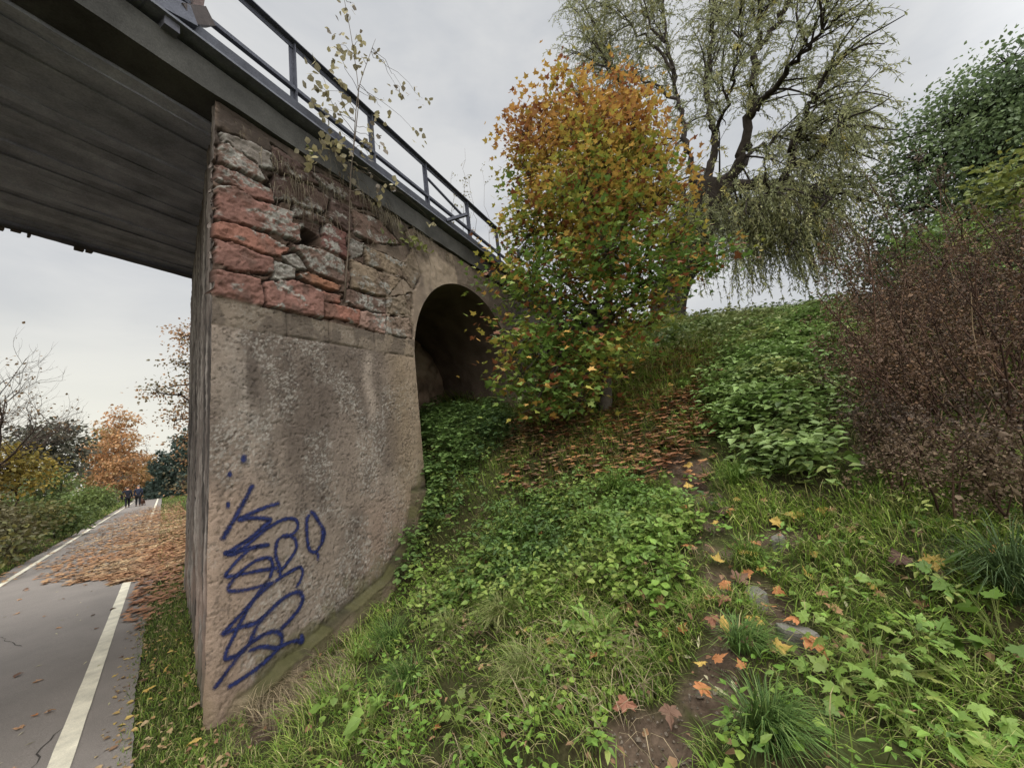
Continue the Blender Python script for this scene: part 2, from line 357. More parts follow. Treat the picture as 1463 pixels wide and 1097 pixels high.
def face_field(S, Zz):
    """relief q (m, outwards) and colour of the pier's near face"""
    n1 = fbm(S*7, Zz*7, 0, 4, 11); n2 = fbm(S*26, Zz*26, 0, 3, 12); n3 = vn(S*75, Zz*75, 0, 13)
    st = fbm(S*6, Zz*.8, 0, 4, 21); big = fbm(S*1.6, Zz*1.2, 0, 3, 22)
    n4 = vn(S*34, Zz*55, 3, 14); q = (n1-.5)*.008+(n2-.5)*.007+(n3-.5)*.004-.008*sst(.62, .85, n4)*sst(.4, .55, n2)
    # roughcast lower stage
    base = lin(130, 117, 105); C = np.tile(base, S.shape+(1,))
    pink = lin(148, 128, 112); brown = lin(92, 82, 74); pale = lin(160, 155, 146); moss = lin(84, 82, 52)
    def mixc(C, c, m): m = np.clip(m, 0, 1)[..., None]; return C*(1-m)+np.asarray(c)*m
    C = mixc(C, pink, sst(.55, .15, S)*sst(2.3, 1.4, Zz)*.8)
    C = mixc(C, lin(134, 115, 101), sst(1.1, 1.6, S)*sst(1.5, .9, Zz)*.7)
    dk = sst(.42, .62, fbm(S*2.6, Zz*1.1, 0, 4, 23)+.22*np.exp(-((S-.95)/.45)**2)*sst(.8, 1.9, Zz)+.12*sst(2.7, 3.1, Zz)-.2*sst(.5, .1, S))
    C = mixc(C, lin(96, 86, 79), .75*np.exp(-((S-1.0)/.36)**2-((Zz-2.2)/.75)**2)*(.5+fbm(S*5, Zz*4, 0, 4, 27))); C = mixc(C, lin(150, 144, 136), 0.7*np.exp(-((S-.30)/.22)**2-((Zz-2.35)/.55)**2)*(.1+.9*fbm(S*9, Zz*9, 0, 4, 28)))
    C = mixc(C, brown, dk*.8)
    C = mixc(C, brown*.8, sst(.6, .72, st)*sst(1.2, 2.6, Zz)*.6)
    sp = sst(.50, .68, .55*vn(S*93, Zz*93, 0, 28)+.45*fbm(S*40, Zz*46, 0, 2, 29))*sst(.5, .66, fbm(S*3.1, Zz*2.1, 0, 4, 25)+.16*np.exp(-((S-.35)/.25)**2-((Zz-2.35)/.55)**2)+.15*np.exp(-((S-1.5)/.22)**2-((Zz-1.9)/.8)**2)+.12*np.exp(-((S-.55)/.3)**2-((Zz-.75)/.4)**2))
    C = mixc(C, pale, sp*.6)
    pst = np.exp(-((S-1.62-.03*np.sin(Zz*9))/.075)**2)*sst(2.0, 2.3, Zz)*sst(3.05, 2.8, Zz); C = mixc(C, lin(172, 158, 144), pst*.55)
    C = mixc(C, lin(140, 122, 98), sst(1.75, 2.2, S)*.5)
    C = mixc(C, lin(58, 52, 48), sst(.63, .7, n3)*sst(.5, .6, n1)*.5)
    # dressed course on top of the stage
    zc = 2.93+.03*S; crs = sst(zc-.012, zc+.012, Zz)
    q += crs*.004
    for a in (.66, 1.12, 1.75): q -= .02*np.exp(-((S-a)/.012)**2)*crs*(Zz < LOWZ0+.12)
    q -= .018*np.exp(-((Zz-zc)/.012)**2)*sst(.4, .55, fbm(S*5, 3, 0, 2, 5))
    C = mixc(C, lin(120, 108, 94), crs*.6); C = mixc(C, lin(84, 75, 67), crs*sst(.48, .6, fbm(S*6, Zz*4, 2, 4, 33))*.7)
    pit = sst(.74, .86, vn(S*58, Zz*88, 0, 34))*sst(.42, .55, n2); C = mixc(C, lin(60, 53, 48), pit*.65); q -= pit*.004  # pits sunk into the relief, their shade also painted dark into the colour
    # masonry above
    up = sst(LOWZ0+.02, LOWZ0+.05, Zz-.028*S)
    wall = sst(1.62, 1.95, S+.25*(fbm(S*4, Zz*4, 0, 3, 41)-.5)); wall = np.maximum(wall, sst(4.66, 4.8, Zz+(fbm(S*5, Zz*5, 0, 2, 43)-.5)*.15)*.9)
    wx = S+(fbm(S*11, Zz*11, 0, 3, 51)-.5)*.04; wz = Zz+(fbm(S*11, Zz*11, 5, 3, 52)-.5)*.04
    qb = -.012+(n2-.5)*.05+(n1-.5)*.03; qb = qb*(1-wall)+wall*(n1-.5)*.02
    Cb = np.where(wall[..., None] > .5, lin(122, 108, 94), lin(92, 76, 66))*(.7+.6*fbm(S*8, Zz*10, 0, 4, 64)[..., None])
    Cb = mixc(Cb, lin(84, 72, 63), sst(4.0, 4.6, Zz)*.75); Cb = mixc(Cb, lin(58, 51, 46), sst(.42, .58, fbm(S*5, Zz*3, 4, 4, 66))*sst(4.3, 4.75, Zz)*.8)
    gp_ = sst(.60, .66, fbm(S*7, Zz*12, 0, 3, 65))*(1-wall); qb = qb-.09*gp_; Cb = mixc(Cb, lin(60, 50, 45), gp_*.7)
    lich = sst(.40, .58, fbm(S*30, Zz*34, 0, 4, 61, .7))
    for poly, c, lc, off in BLK:
        lo = poly.min(0)-.1; hi = poly.max(0)+.1
        m = (S > lo[0]) & (S < hi[0]) & (Zz > lo[1]) & (Zz < hi[1])
        if not m.any(): continue
        ins = inpoly(wx[m], wz[m], poly); d = dseg(wx[m], wz[m], poly); d = np.where(ins, d, -d)+.003; e = sst(-.003, .006, d)
        tl = ((S[m]-poly[:, 0].mean())*math.sin(len(poly)*7.1+off*300)+(Zz[m]-poly[:, 1].mean())*math.cos(off*211))*.05
        chip = sst(.54, .58, fbm(S[m]*7, Zz[m]*11, off*90, 4, 72))*.012+sst(.60, .64, fbm(S[m]*17, Zz[m]*22, off*70, 3, 73))*.008
        qq = off*.45-.004+.012*e+tl-chip+(n1[m]-.5)*.006+(n2[m]-.5)*.010+(n3[m]-.5)*.006
        jt = (d <= -.003) & (d > -.004-.022*sst(.38, .6, fbm(S[m]*9, Zz[m]*9, 4, 3, 76))); t = qb[m]; t[jt] = np.minimum(t[jt], -.06); qb[m] = t; t = Cb[m]; t[jt] = lin(58, 48, 43); Cb[m] = t
        cc = lin(*c)*(.50+.62*fbm(S[m]*9, Zz[m]*9, 3, 4, 71, .7))[:, None]; dk_ = (sst(.5, .66, fbm(S[m]*7, Zz[m]*5, 8, 4, 75))*.55)[:, None]; cc = cc*(1-dk_)+lin(82, 68, 60)*dk_
        lt = np.clip(sst(.62-.42*lc, .70-.36*lc, fbm(S[m]*5, Zz[m]*9, 7, 4, 63))*lich[m]*(lc > 0)*1.3, 0, 1)[:, None]
        cc = cc*(1-lt)+lin(140, 136, 128)*(.30+.7*n2[m]+.45*n3[m])[:, None]*lt
        k = (d > -.003)
        t = qb[m]; t[k] = qq[k]; qb[m] = t
        t = Cb[m]; t[k] = cc[k]; Cb[m] = t
    hole = zb((402, 608), (440, 618), (482, 642), (490, 690), (402, 682)); m = inpoly(S, Zz, hole); qb[m] = -.26; Cb[m] = lin(50, 42, 38)
    # cracks in the plastered part
    for cr in (((600, 850), (690, 885), (745, 890)), ((600, 770), (590, 850), (585, 910)), ((660, 1020), (740, 1040)), ((800, 820), (850, 1000))):
        d = dseg(wx, wz, zb(*cr), False); qb -= .03*np.exp(-(d/.012)**2)
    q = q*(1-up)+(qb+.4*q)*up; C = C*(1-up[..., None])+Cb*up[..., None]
    # footing ledge
    zl = np.interp(S, LEDGE[:, 0], LEDGE[:, 1])+.05*(fbm(S*6, 1, 0, 3, 81)-.5)
    ft = sst(zl, zl-.03, Zz)*sst(.16, .3, S); q += ft*.10
    C = mixc(C, lin(122, 108, 88), ft*.85)
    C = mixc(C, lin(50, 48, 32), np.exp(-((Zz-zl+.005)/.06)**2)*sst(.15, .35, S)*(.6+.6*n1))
    C = mixc(C, moss, sst(.45, .6, fbm(S*5, Zz*5, 0, 3, 83))*sst(zl+.45, zl, Zz)*.6)
    C = mixc(C, lin(140, 120, 102), sst(.35, .0, S)*sst(.55, .1, Zz)*.6)
    q += .012*sst(.03, 0, S)*0
    # worn corner
    q -= .05*np.exp(-S/.02)*(.4+fbm(Zz*6, 1, 0, 3, 91))
    return q, C*.9
def shell(S, Z, Q, C, keep=None):
    ny, nx = S.shape; idx = np.arange(ny*nx).reshape(ny, nx)
    f = np.stack([idx[:-1, :-1], idx[:-1, 1:], idx[1:, 1:], idx[1:, :-1]], -1).reshape(-1, 4)
    return f
def sub(mb, v, f, t):
    us = np.unique(f); re = np.zeros(len(v), int); re[us] = np.arange(len(us)); mb.add(v[us], re[f], t[us])
PT = 5.06
def s_left(z): return .06*np.clip(z, 0, 5.2)/5.1
ss = np.linspace(0, 1, 262); zz = np.arange(-.35, PT+.005, .0105)
A, Zg = np.meshgrid(ss, zz)
Sg = s_left(Zg)+A*(jamb(np.minimum(Zg, 3.3))-s_left(Zg))
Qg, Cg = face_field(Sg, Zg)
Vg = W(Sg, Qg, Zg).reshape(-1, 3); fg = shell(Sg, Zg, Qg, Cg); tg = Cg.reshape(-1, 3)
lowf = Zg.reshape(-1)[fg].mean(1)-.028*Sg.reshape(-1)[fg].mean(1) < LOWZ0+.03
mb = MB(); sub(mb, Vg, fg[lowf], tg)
# passage side of the pier, far end, and the return under the arch
D = 3.75
def side_field(T, Zz):
    st = fbm(T*9, Zz*.9, 0, 4, 101); st2 = fbm(T*28, Zz*1.6, 0, 3, 102)
    q = (st-.5)*.05+(st2-.5)*.03+(fbm(T*20, Zz*20, 0, 2, 104)-.5)*.015
    C = np.tile(lin(112, 103, 97), T.shape+(1,))*(.6+.8*st[..., None])
    m = (sst(.56, .66, st2)*.7)[..., None]; C = C*(1-m)+lin(172, 164, 156)*m
    m = (sst(.50, .42, st)*.8)[..., None]; C = C*(1-m)+lin(52, 47, 45)*m
    m = (sst(1.6, .3, Zz)*sst(.4, .6, fbm(T*3, Zz*3, 0, 3, 105))*.6)[..., None]; C = C*(1-m)+lin(150, 126, 112)*m
    m = (sst(.5, 0, Zz)*.5)[..., None]; C = C*(1-m)+lin(84, 80, 58)*m
    return q, C
tt = np.linspace(0, D, 180); T, Z2 = np.meshgrid(tt, np.arange(-.3, PT+.01, .022)); q2, c2 = side_field(T, Z2)
Qc = np.interp(Z2[:, 0], Zg[:, 0], Qg[:, 0])
edge = np.exp(-T/.03)
P2 = W(s_left(Z2)[..., None][..., 0], Qc[:, None]*edge, Z2)+T[..., None]*YA+np.stack([-q2*(1-edge), 0*q2, 0*q2], -1)
sub(mb, P2.reshape(-1, 3), shell(T, Z2, 0, 0)[:, ::-1], c2.reshape(-1, 3))
rr, Z3 = np.meshgrid(np.linspace(0, 1, 40), np.arange(-.3, PT+.01, .08))
P3 = W(s_left(Z3)+rr*9, 0, Z3)+D*YA; cc3 = (lin(130, 118, 106)*(.6+.8*fbm(rr*30, Z3*2, 0, 4, 111)[..., None])); sub(mb, P3.reshape(-1, 3), shell(rr, Z3, 0, 0)[:, ::-1], cc3.reshape(-1, 3))
pier = mb.build('pier', STONE, bridge); pier['label'] = 'roughcast lower pier stained brown and grey'
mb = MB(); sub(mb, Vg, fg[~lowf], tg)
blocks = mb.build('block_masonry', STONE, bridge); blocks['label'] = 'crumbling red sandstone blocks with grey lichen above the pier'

# wall with the arch, cut along the true arch curve
def arch_d(S, Zz):
    """> 0 inside the opening"""
    a = np.where(Zz > ASZ, AR-np.hypot(S-ASX, Zz-ASZ), AR-np.abs(S-ASX))
    return a
ss = np.arange(0, 1.0001, 1/300.); zz = np.arange(.2, PT+.01, .0168)
A, Zh = np.meshgrid(ss, zz); Sh = jamb(np.minimum(Zh, 3.3))+A*(9.0-jamb(np.minimum(Zh, 3.3)))
q, C = face_field(Sh, Zh)
fade = sst(2.9, 2.5, Sh)[..., None]
n1 = fbm(Sh*5, Zh*5, 0, 4, 121); n2 = fbm(Sh*20, Zh*20, 0, 3, 122)
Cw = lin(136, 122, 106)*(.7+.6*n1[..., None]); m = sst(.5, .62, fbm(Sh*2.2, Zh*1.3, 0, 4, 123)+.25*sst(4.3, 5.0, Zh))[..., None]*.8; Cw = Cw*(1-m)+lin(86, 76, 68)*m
m = sst(5.4, 6.2, Sh)[..., None]*.8; Cw = Cw*(1-m)+lin(80, 76, 70)*m
qw = (n1-.5)*.035+(n2-.5)*.02
q = q*fade[..., 0]+qw*(1-fade[..., 0]); C = C*fade+Cw*(1-fade)
ins = arch_d(Sh, Zh) > 0
ins &= (Zh > ASZ) | (Sh < ASX+AR)
fh = shell(Sh, Zh, 0, 0); fi = ins.reshape(-1)[fh]; keep = fi.sum(1) < 4
Sr, Zr = Sh.copy(), Zh.copy()
bd = np.zeros(Sh.size, bool); mixed = keep & (fi.sum(1) > 0); bd[fh[mixed][fi[mixed]]] = True; bd = bd.reshape(Sh.shape)
k = bd & (Zh > ASZ); rad = np.hypot(Sh-ASX, Zh-ASZ); Sr[k] = ASX+(Sh[k]-ASX)/rad[k]*AR; Zr[k] = ASZ+(Zh[k]-ASZ)/rad[k]*AR
k = bd & (Zh <= ASZ); Sr[k] = np.where(Sh[k] < ASX, ASX-AR, ASX+AR)
nearA = np.exp(-np.abs(arch_d(Sh, Zh))/.03); q = q*(1-nearA)
mb = MB(); sub(mb, W(Sr, q, Zr).reshape(-1, 3), fh[keep], C.reshape(-1, 3))
mb.build('arch_wall', STONE, bridge)
# barrel and back wall of the arch
DEP = 2.8
ang = np.concatenate([[-1.0, -.6, -.3], np.linspace(0, PI, 70), [PI+.3, PI+.6, PI+1.0]])
as_ = np.where(ang < 0, ASX-AR, np.where(ang > PI, ASX+AR, ASX-AR*np.cos(ang))); az = np.where(ang < 0, ASZ+ang*2.4, np.where(ang > PI, ASZ-(ang-PI)*2.4, ASZ+AR*np.sin(np.clip(ang, 0, PI))))
tq = np.linspace(0, DEP, 50); Aq, Tq = np.meshgrid(np.arange(len(ang)), tq)
nn = (fbm(Aq*.18, Tq*2.5, 0, 4, 131)-.5)*.10*sst(0, .2, Tq)
cx = np.where((ang >= 0) & (ang <= PI), -np.cos(ang), np.where(ang < 0, -1., 1.)); czv = np.where((ang >= 0) & (ang <= PI), np.sin(ang), 0.)
Pq = W(as_[None]+cx[None]*nn, 0, az[None]+czv[None]*nn)+Tq[..., None]*YA
cq = lin(108, 94, 84)*(.55+.9*fbm(Aq*.2, Tq*4, 0, 4, 132)[..., None])
m = sst(2.6, 2.0, az[None]+0*Tq)[..., None]*.5; cq = cq*(1-m)+lin(160, 142, 124)*m
mb = MB(); sub(mb, Pq.reshape(-1, 3), shell(Aq, Tq, 0, 0)[:, ::-1], cq.reshape(-1, 3))
sb, zb2 = np.meshgrid(np.linspace(ASX-AR-.1, ASX+AR+.1, 90), np.linspace(.8, ASZ+AR+.1, 100))
qb = (fbm(sb*3, zb2*3, 0, 4, 141)-.5)*.22; cb = lin(136, 116, 100)*(.5+1.0*fbm(sb*4, zb2*4, 2, 4, 142)[..., None])
m = sst(.52, .6, fbm(sb*3, zb2*3, 9, 3, 143))[..., None]*.6; cb = cb*(1-m)+lin(168, 150, 130)*m
sub(mb, (W(sb, qb, zb2)+DEP*YA).reshape(-1, 3), shell(sb, zb2, 0, 0), cb.reshape(-1, 3))
mb.build('arch_vault', STONE, bridge)

# deck, beams and cornice: profiles run along the bridge
def prism(mb, prof, s0, s1, tint, n=60, wob=0.0, seed=0):
    prof = np.asarray(prof, float); K = len(prof); s = np.linspace(s0, s1, n)
    Q = prof[None, :, 0]+wob*(fbm(s[:, None]*3, np.arange(K)[None]*5., 0, 3, seed)-.5); Zp = prof[None, :, 1]+wob*(fbm(s[:, None]*3, np.arange(K)[None]*5.+40, 0, 3, seed)-.5)
    V = W(np.broadcast_to(s[:, None], Q.shape), Q, Zp).reshape(-1, 3)
    i = np.arange(n-1)[:, None]*K; j = np.arange(K)[None]; j2 = (j+1) % K
    vt = np.tile(tint, (n, 1)) if np.ndim(tint) == 2 else tint; mb.add(V, np.stack([i+j, i+K+j, i+K+j2, i+j2], -1).reshape(-1, 4), vt)
    tint = tint.mean(0) if np.ndim(tint) == 2 else tint
    for e in (0, (n-1)*K):
        c = V[e:e+K].mean(0); mb.quads_tris(np.concatenate([V[e:e+K], [c]]), [], [(a, (a+1) % K, K) for a in range(K)], tint)
S0, S1 = -8.5, 9.5; QF = -3.52
mb = MB(); prism(mb, [(.045, 5.07), (.05, 5.36), (-.3, 5.38), (-.3, 5.07)], S0, S1, lin(68, 67, 64), 260, .022, 3)
eb = mb.build('edge_beam', CONC, bridge, smooth=False)
mb = MB(); prism(mb, [(-.02, 5.384), (-.02, 5.43), (-.3, 5.43), (-.3, 5.384)], S0, S1, lin(50, 48, 48), 40); prism(mb, [(.15, 5.43), (.15, 5.452), (-.3, 5.452), (-.3, 5.43)], S0, S1, lin(96, 98, 106), 60, .004, 4)
prism(mb, [(.085, 5.455), (.085, 5.63), (.06, 5.63), (.06, 5.455)], S0, S1, lin(60, 62, 70), 120, .006, 5)
mb.build('cornice_girder', STEEL, bridge, smooth=False)
mb = MB()
xs = [-.3]; prof = []
qs = np.linspace(-.30, QF+.12, 27); btint = []
for i, a in enumerate(qs[:-1]):
    b = qs[i+1]; dz = .012*(i % 2)+.006*math.sin(i*2.1); btint += [lin(140, 141, 150)*(.8+.35*hsh(np.array(i), np.array(3), np.array(1), 5))]*2
    prof += [(a, 5.05-dz-.09*(-a/3.5)), (b, 5.05-dz-.09*(-b/3.5))]
prof += [(QF+.12, 4.90), (QF, 4.90), (QF, 5.6), (-.32, 5.6)]
prism(mb, prof, S0, S1, np.array(btint+[lin(80, 80, 86)]*4), 260, .02, 6)
mb.build('deck_slab', CONC, bridge, smooth=False)
# little ragged remains hanging from the far edge
mb = MB()
for s in np.concatenate([rng.uniform(-6, .2, 60)]):
    w = rng.uniform(.02, .10); h = rng.uniform(.01, .05)
    mb.box((s, QF-.012, 4.90-h), (s+w, QF+.05, 4.93), W, lin(84, 76, 70))
kind(mb.build('spalled_edge', CONC, bridge, smooth=False), 'stuff')
# opposite abutment, beyond the left of the path
mb = MB(); mb.box((-4.4, -3.5, -.4), (-3.55, -.02, 5.05), W, lin(120, 108, 98)); mb.build('abutment', CONC, bridge, smooth=False)

# railing
RQ = .03
rl = bpy.data.objects.new('railing', None); COL.objects.link(rl); rl.parent = bridge
def barbox(mb, p0, p1, w, h, tint):
    """straight flat bar"""
    p0, p1 = np.asarray(p0, float), np.asarray(p1, float); d = nrm(p1-p0); side = nrm(np.cross(d, [0, 0, 1.])) if abs(d[2]) < .95 else np.array([N[0], N[1], 0]); upv = np.cross(side, d)
    V = [p+a*w/2*side+b*h/2*upv for p in (p0, p1) for a, b in ((-1, -1), (1, -1), (1, 1), (-1, 1))]
    mb.add(V, [(0, 1, 2, 3), (7, 6, 5, 4), (0, 4, 5, 1), (1, 5, 6, 2), (2, 6, 7, 3), (3, 7, 4, 0)], tint)
SC = lin(70, 72, 82)
def rpart(name, f, c=SC):
    mb = MB(); f(mb); o = mb.build(name, STEEL, None, smooth=False); o.parent = rl; o.matrix_parent_inverse = Matrix.Translation(-bridge.location)
    return o
rpart('top_rail', lambda m: (barbox(m, W(-8, RQ, 6.47), W(5.9, RQ, 6.47), .062, .012, SC), barbox(m, W(-8, RQ-.032, 6.43), W(5.9, RQ-.032, 6.43), .010, .06, SC)))
rpart('lower_rail', lambda m: (barbox(m, W(-8, RQ-.01, 5.86), W(9, RQ-.01, 5.86), .012, .045, SC), barbox(m, W(-8, RQ-.03, 5.84), W(9, RQ-.03, 5.84), .04, .01, SC)))
for s in (-6.0, -4.85, -3.7, -2.55, -1.4, .83, 1.95, 3.1, 4.36, 5.55, 6.7, 7.9):
    rpart('post', lambda m: (barbox(m, W(s, RQ-.02, 5.45), W(s, RQ-.02, 6.462), .05, .012, SC), barbox(m, W(s-.022, RQ-.045, 5.45), W(s-.022, RQ-.045, 6.462), .012, .05, SC)))
rpart('bracket', lambda m: (barbox(m, W(-.30, RQ+.03, 5.35), W(-.30, RQ+.03, 6.5), .12, .10, lin(84, 84, 92)), barbox(m, W(-.22, RQ+.06, 5.60), W(-.02, RQ-.02, 5.86), .10, .13, lin(74, 66, 64)), barbox(m, W(-.5, RQ+.05, 5.50), W(-.16, RQ+.05, 5.62), .12, .16, lin(80, 82, 92)), barbox(m, W(-.12, RQ, 5.7), W(-.08, RQ, 6.1), .10, .07, lin(86, 70, 66))))
rpart('brace', lambda m: (barbox(m, W(3.1, RQ, 6.18), W(3.62, .34, 5.62), .05, .014, SC), barbox(m, W(3.45, .10, 5.56), W(3.65, .40, 5.66), .05, .05, SC)))

# graffiti: strokes of blue spray on the roughcast, read off the wall in its own plane
def gp(x, y): return on_face(290+x/2.884, 620+y/2.887)
STROKES = [
 ([(205, 205), (185, 245), (150, 310), (110, 380), (75, 440)], 9),
 ([(318, 283), (260, 300), (200, 325), (145, 352), (200, 345), (275, 352), (250, 378), (190, 430), (120, 475), (88, 492), (150, 480), (230, 462), (275, 455)], 8),
 ([(88, 492), (130, 492), (190, 450), (260, 390), (330, 352), (375, 350), (390, 375), (375, 405), (330, 430)], 7),
 ([(275, 455), (200, 470), (150, 510), (110, 555), (92, 585), (150, 578), (230, 562), (310, 550)], 7),
 ([(300, 480), (305, 440), (340, 415), (375, 430), (382, 470), (360, 510), (330, 550), (300, 570)], 7),
 ([(300, 460), (298, 500), (315, 550), (315, 595)], 7),
 ([(270, 600), (285, 550), (275, 512), (230, 515), (180, 545), (130, 590), (102, 640), (150, 645), (220, 630), (290, 610)], 7),
 ([(290, 610), (350, 570), (395, 548), (408, 570), (395, 610), (380, 635)], 7),
 ([(290, 605), (230, 660), (160, 735), (100, 800), (82, 822), (150, 795), (215, 775)], 8),
 ([(270, 600), (220, 660), (160, 760), (120, 840), (92, 900), (90, 925), (130, 912), (180, 880)], 7),
 ([(180, 880), (220, 790), (270, 730), (330, 675), (385, 650), (408, 672), (395, 715), (350, 770), (310, 810)], 9),
 ([(170, 795), (215, 775), (265, 735)], 7),
 ([(40, 1055), (70, 1010), (115, 950), (170, 880), (230, 835), (290, 812), (320, 830), (315, 870), (270, 920), (190, 985), (95, 1045)], 8),
 ([(180, 895), (240, 875), (300, 880), (340, 862), (380, 850), (405, 855), (400, 820)], 7),
 ([(440, 330), (425, 350), (425, 420), (435, 475), (460, 485), (485, 450), (497, 405), (480, 370), (450, 325), (435, 322)], 8),
 ([(462, 480), (470, 500), (468, 522)], 7),
 ([(484, 390), (490, 420), (484, 450)], 9),
 ([(152, 103), (163, 102), (176, 101)], 13), ([(96, 163), (105, 165), (114, 162)], 11), ([(90, 293), (99, 292), (108, 290)], 11), ([(398, 838), (402, 848), (400, 856)], 12)]
def smooth_line(P, st=.008):
    P = np.asarray(P, float); n = len(P); o = []
    for i in range(n-1):
        p0, p1, p2, p3 = P[max(i-1, 0)], P[i], P[i+1], P[min(i+2, n-1)]
        k = max(2, int(np.linalg.norm(p2-p1)/st)); t = (np.arange(k)/k)[:, None]
        o.append(.5*((2*p1)+(-p0+p2)*t+(2*p0-5*p1+4*p2-p3)*t**2+(-p0+3*p1-3*p2+p3)*t**3))
    o.append(P[-1:]); return np.concatenate(o)
mb = MB()
for si, (pts, wd) in enumerate(STROKES):
    L = smooth_line([gp(*p) for p in pts]); n = len(L); T_ = nrm(np.gradient(L, axis=0)); Nn = np.column_stack([-T_[:, 1], T_[:, 0]])
    hw = wd*.0024*(1.0+.3*(fbm(np.arange(n)*.08, si*3., 0, 2, 6)-.5)); off = np.linspace(-1, 1, 7)
    S_ = L[:, None, 0]+Nn[:, None, 0]*hw[:, None]*off*1.35; Z_ = L[:, None, 1]+Nn[:, None, 1]*hw[:, None]*off*1.35
    q_, _ = face_field(S_, Z_)
    q_ = q_+.006+.0006*si
    al = np.clip(1.0-np.abs(off)**1.35*1.0, 0, 1)[None]*(.64+.42*fbm(np.arange(n)[:, None]*.05, si*5.+0*off[None], 0, 3, 16)); en = np.minimum(np.arange(n), np.arange(n)[::-1])/max(3, .012/.008); al = al*np.clip(.35+en[:, None]*.5, 0, 1)
    if len(pts) == 3 and wd > 10: al = np.clip(1.0-np.abs(off)**2, 0, 1)[None]*np.ones((n, 1))*np.clip(.55+en[:, None]*.5, 0, 1)
    mb.add(W(S_, q_, Z_).reshape(-1, 3), shell(S_, Z_, 0, 0)[:, ::-1], np.repeat(al.reshape(-1, 1), 3, 1))
gr = mb.build('graffiti', SPRAY, None); gr.parent = pier; gr['label'] = 'dark blue looping spray paint scrawl on the pier'

# ------------------------------------------------------------------ trees
def curve_pts(ctrl, n=14):
    ctrl = np.asarray(ctrl, float); m = len(ctrl); o = []
    for i in range(m-1):
        p0, p1, p2, p3 = ctrl[max(i-1, 0)], ctrl[i], ctrl[i+1], ctrl[min(i+2, m-1)]
        t = (np.arange(n)/n)[:, None]
        o.append(.5*((2*p1)+(-p0+p2)*t+(2*p0-5*p1+4*p2-p3)*t**2+(-p0+3*p1-3*p2+p3)*t**3))
    o.append(ctrl[-1:]); return np.concatenate(o)
def twig(p0, p1, r0, r1, n=6, sag=0.0, wob=.08):
    p0, p1 = np.asarray(p0), np.asarray(p1); L = np.linalg.norm(p1-p0); t = np.linspace(0, 1, n)[:, None]
    P = p0+(p1-p0)*t+rng.normal(0, wob*L/3, (n, 3))*np.sin(t*PI); P[:, 2] += sag*L*np.sin(t[:, 0]*PI)
    return P, np.linspace(r0, r1, n)
def rdir(n, up=0.0):
    v = rng.normal(size=(n, 3)); v[:, 2] += up; return nrm(v)
def crown_points(blobs, n, shellness=.55):
    """points filling a set of ellipsoids (centre, radii), denser towards their outside"""
    vol = np.array([np.prod(b[1])**(.8) for b in blobs]); c = rng.choice(len(blobs), n, p=vol/vol.sum())
    d = rdir(n); r = rng.uniform(0, 1, n)**(1/3.)*(1-shellness)+shellness*rng.uniform(.6, 1.0, n)
    cen = np.array([b[0] for b in blobs])[c]; rad = np.array([b[1] for b in blobs])[c]
    return cen+d*rad*r[:, None], c
def tree(name, base, label, cat, top, r0, blobs, ncl, per, size, cfun, tmpl=OVATE, spread=.35, bark=(70, 62, 54), group=None, lmat=None, up=.6, hang=0.0, trunk_pts=None, limb_r=.4, twig_r=.012, k=7, bare=0, leafname='crown', shell_=.55, stray=0.0):
    t = thing(name, base, label, cat, group)
    base = np.asarray(base, float)
    mb = MB(); bc = lin(*bark)
    P = curve_pts(trunk_pts, 10) if trunk_pts is not None else twig(base-[0, 0, .2], top, 0, 0, 12, 0, .05)[0]
    n = len(P); R = r0*(1-np.linspace(0, 1, n)**1.2*.88); R[0] *= 1.35; R[1] *= 1.1
    mb.tube(P, R, k+2, bc)
    nodes = [P[n//4:]]; nr = [R[n//4:]]
    for c, rad in blobs:
        c = np.asarray(c); A = np.concatenate(nodes[:1]); AR_ = np.concatenate(nr[:1])
        low = A[:, 2] < c[2]+.3*np.max(rad); sc_ = np.linalg.norm(A-c, axis=1)+np.where(low, 0, 5)+np.abs(A[:, 2]-(c[2]-.5*np.linalg.norm((A-c)[:, :2], axis=1)))*.6
        j = np.argmin(sc_); Lp, Lr = twig(A[j], c, min(AR_[j]*limb_r*1.3, r0*.5), twig_r*1.6, 8, .08, .16)
        mb.tube(Lp, Lr, k-1, bc); nodes.append(Lp[2:]); nr.append(Lr[2:])
    A = np.concatenate(nodes); AR_ = np.concatenate(nr)
    cl, bi = crown_points(blobs, ncl, shell_)
    if stray: kx = rng.uniform(0, 1, ncl) < stray; cb_ = np.array([b_[0] for b_ in blobs])[bi]; cl[kx] = cb_[kx]+(cl[kx]-cb_[kx])*rng.uniform(1.15, 1.5, (kx.sum(), 1))
    for p in cl:
        d = np.linalg.norm(A-p, axis=1)+np.where(A[:, 2] > p[2]+.1, .5*spread, 0); j = np.argmin(d)
        Lp, Lr = twig(A[j], p, min(AR_[j]*.6, twig_r*1.5), twig_r*.35, 4, 0, .12); mb.tube(Lp, Lr, 3, bc*1.05, cap=False)
    mb.build('trunk', BARK, t)
    if per:
        m = ncl*per; cc = np.repeat(cl, per, 0); off = rng.normal(0, spread, (m, 3))*[1, 1, .55]; pos = cc+off; pos[:, 2] -= hang*np.abs(rng.normal(0, 1, m))
        nm = nrm(rdir(m)*.8+[0, 0, up]); fw = nrm(off+rdir(m)*.3*spread-np.array([0, 0, .5*spread]))
        sz = size*rng.uniform(.6, 1.25, m)
        mb = MB(); mb.leaves(pos, nm, fw, sz, cfun(pos, np.repeat(bi, per)), tmpl); mb.build(leafname, lmat or LEAF, t, smooth=False)
    return t
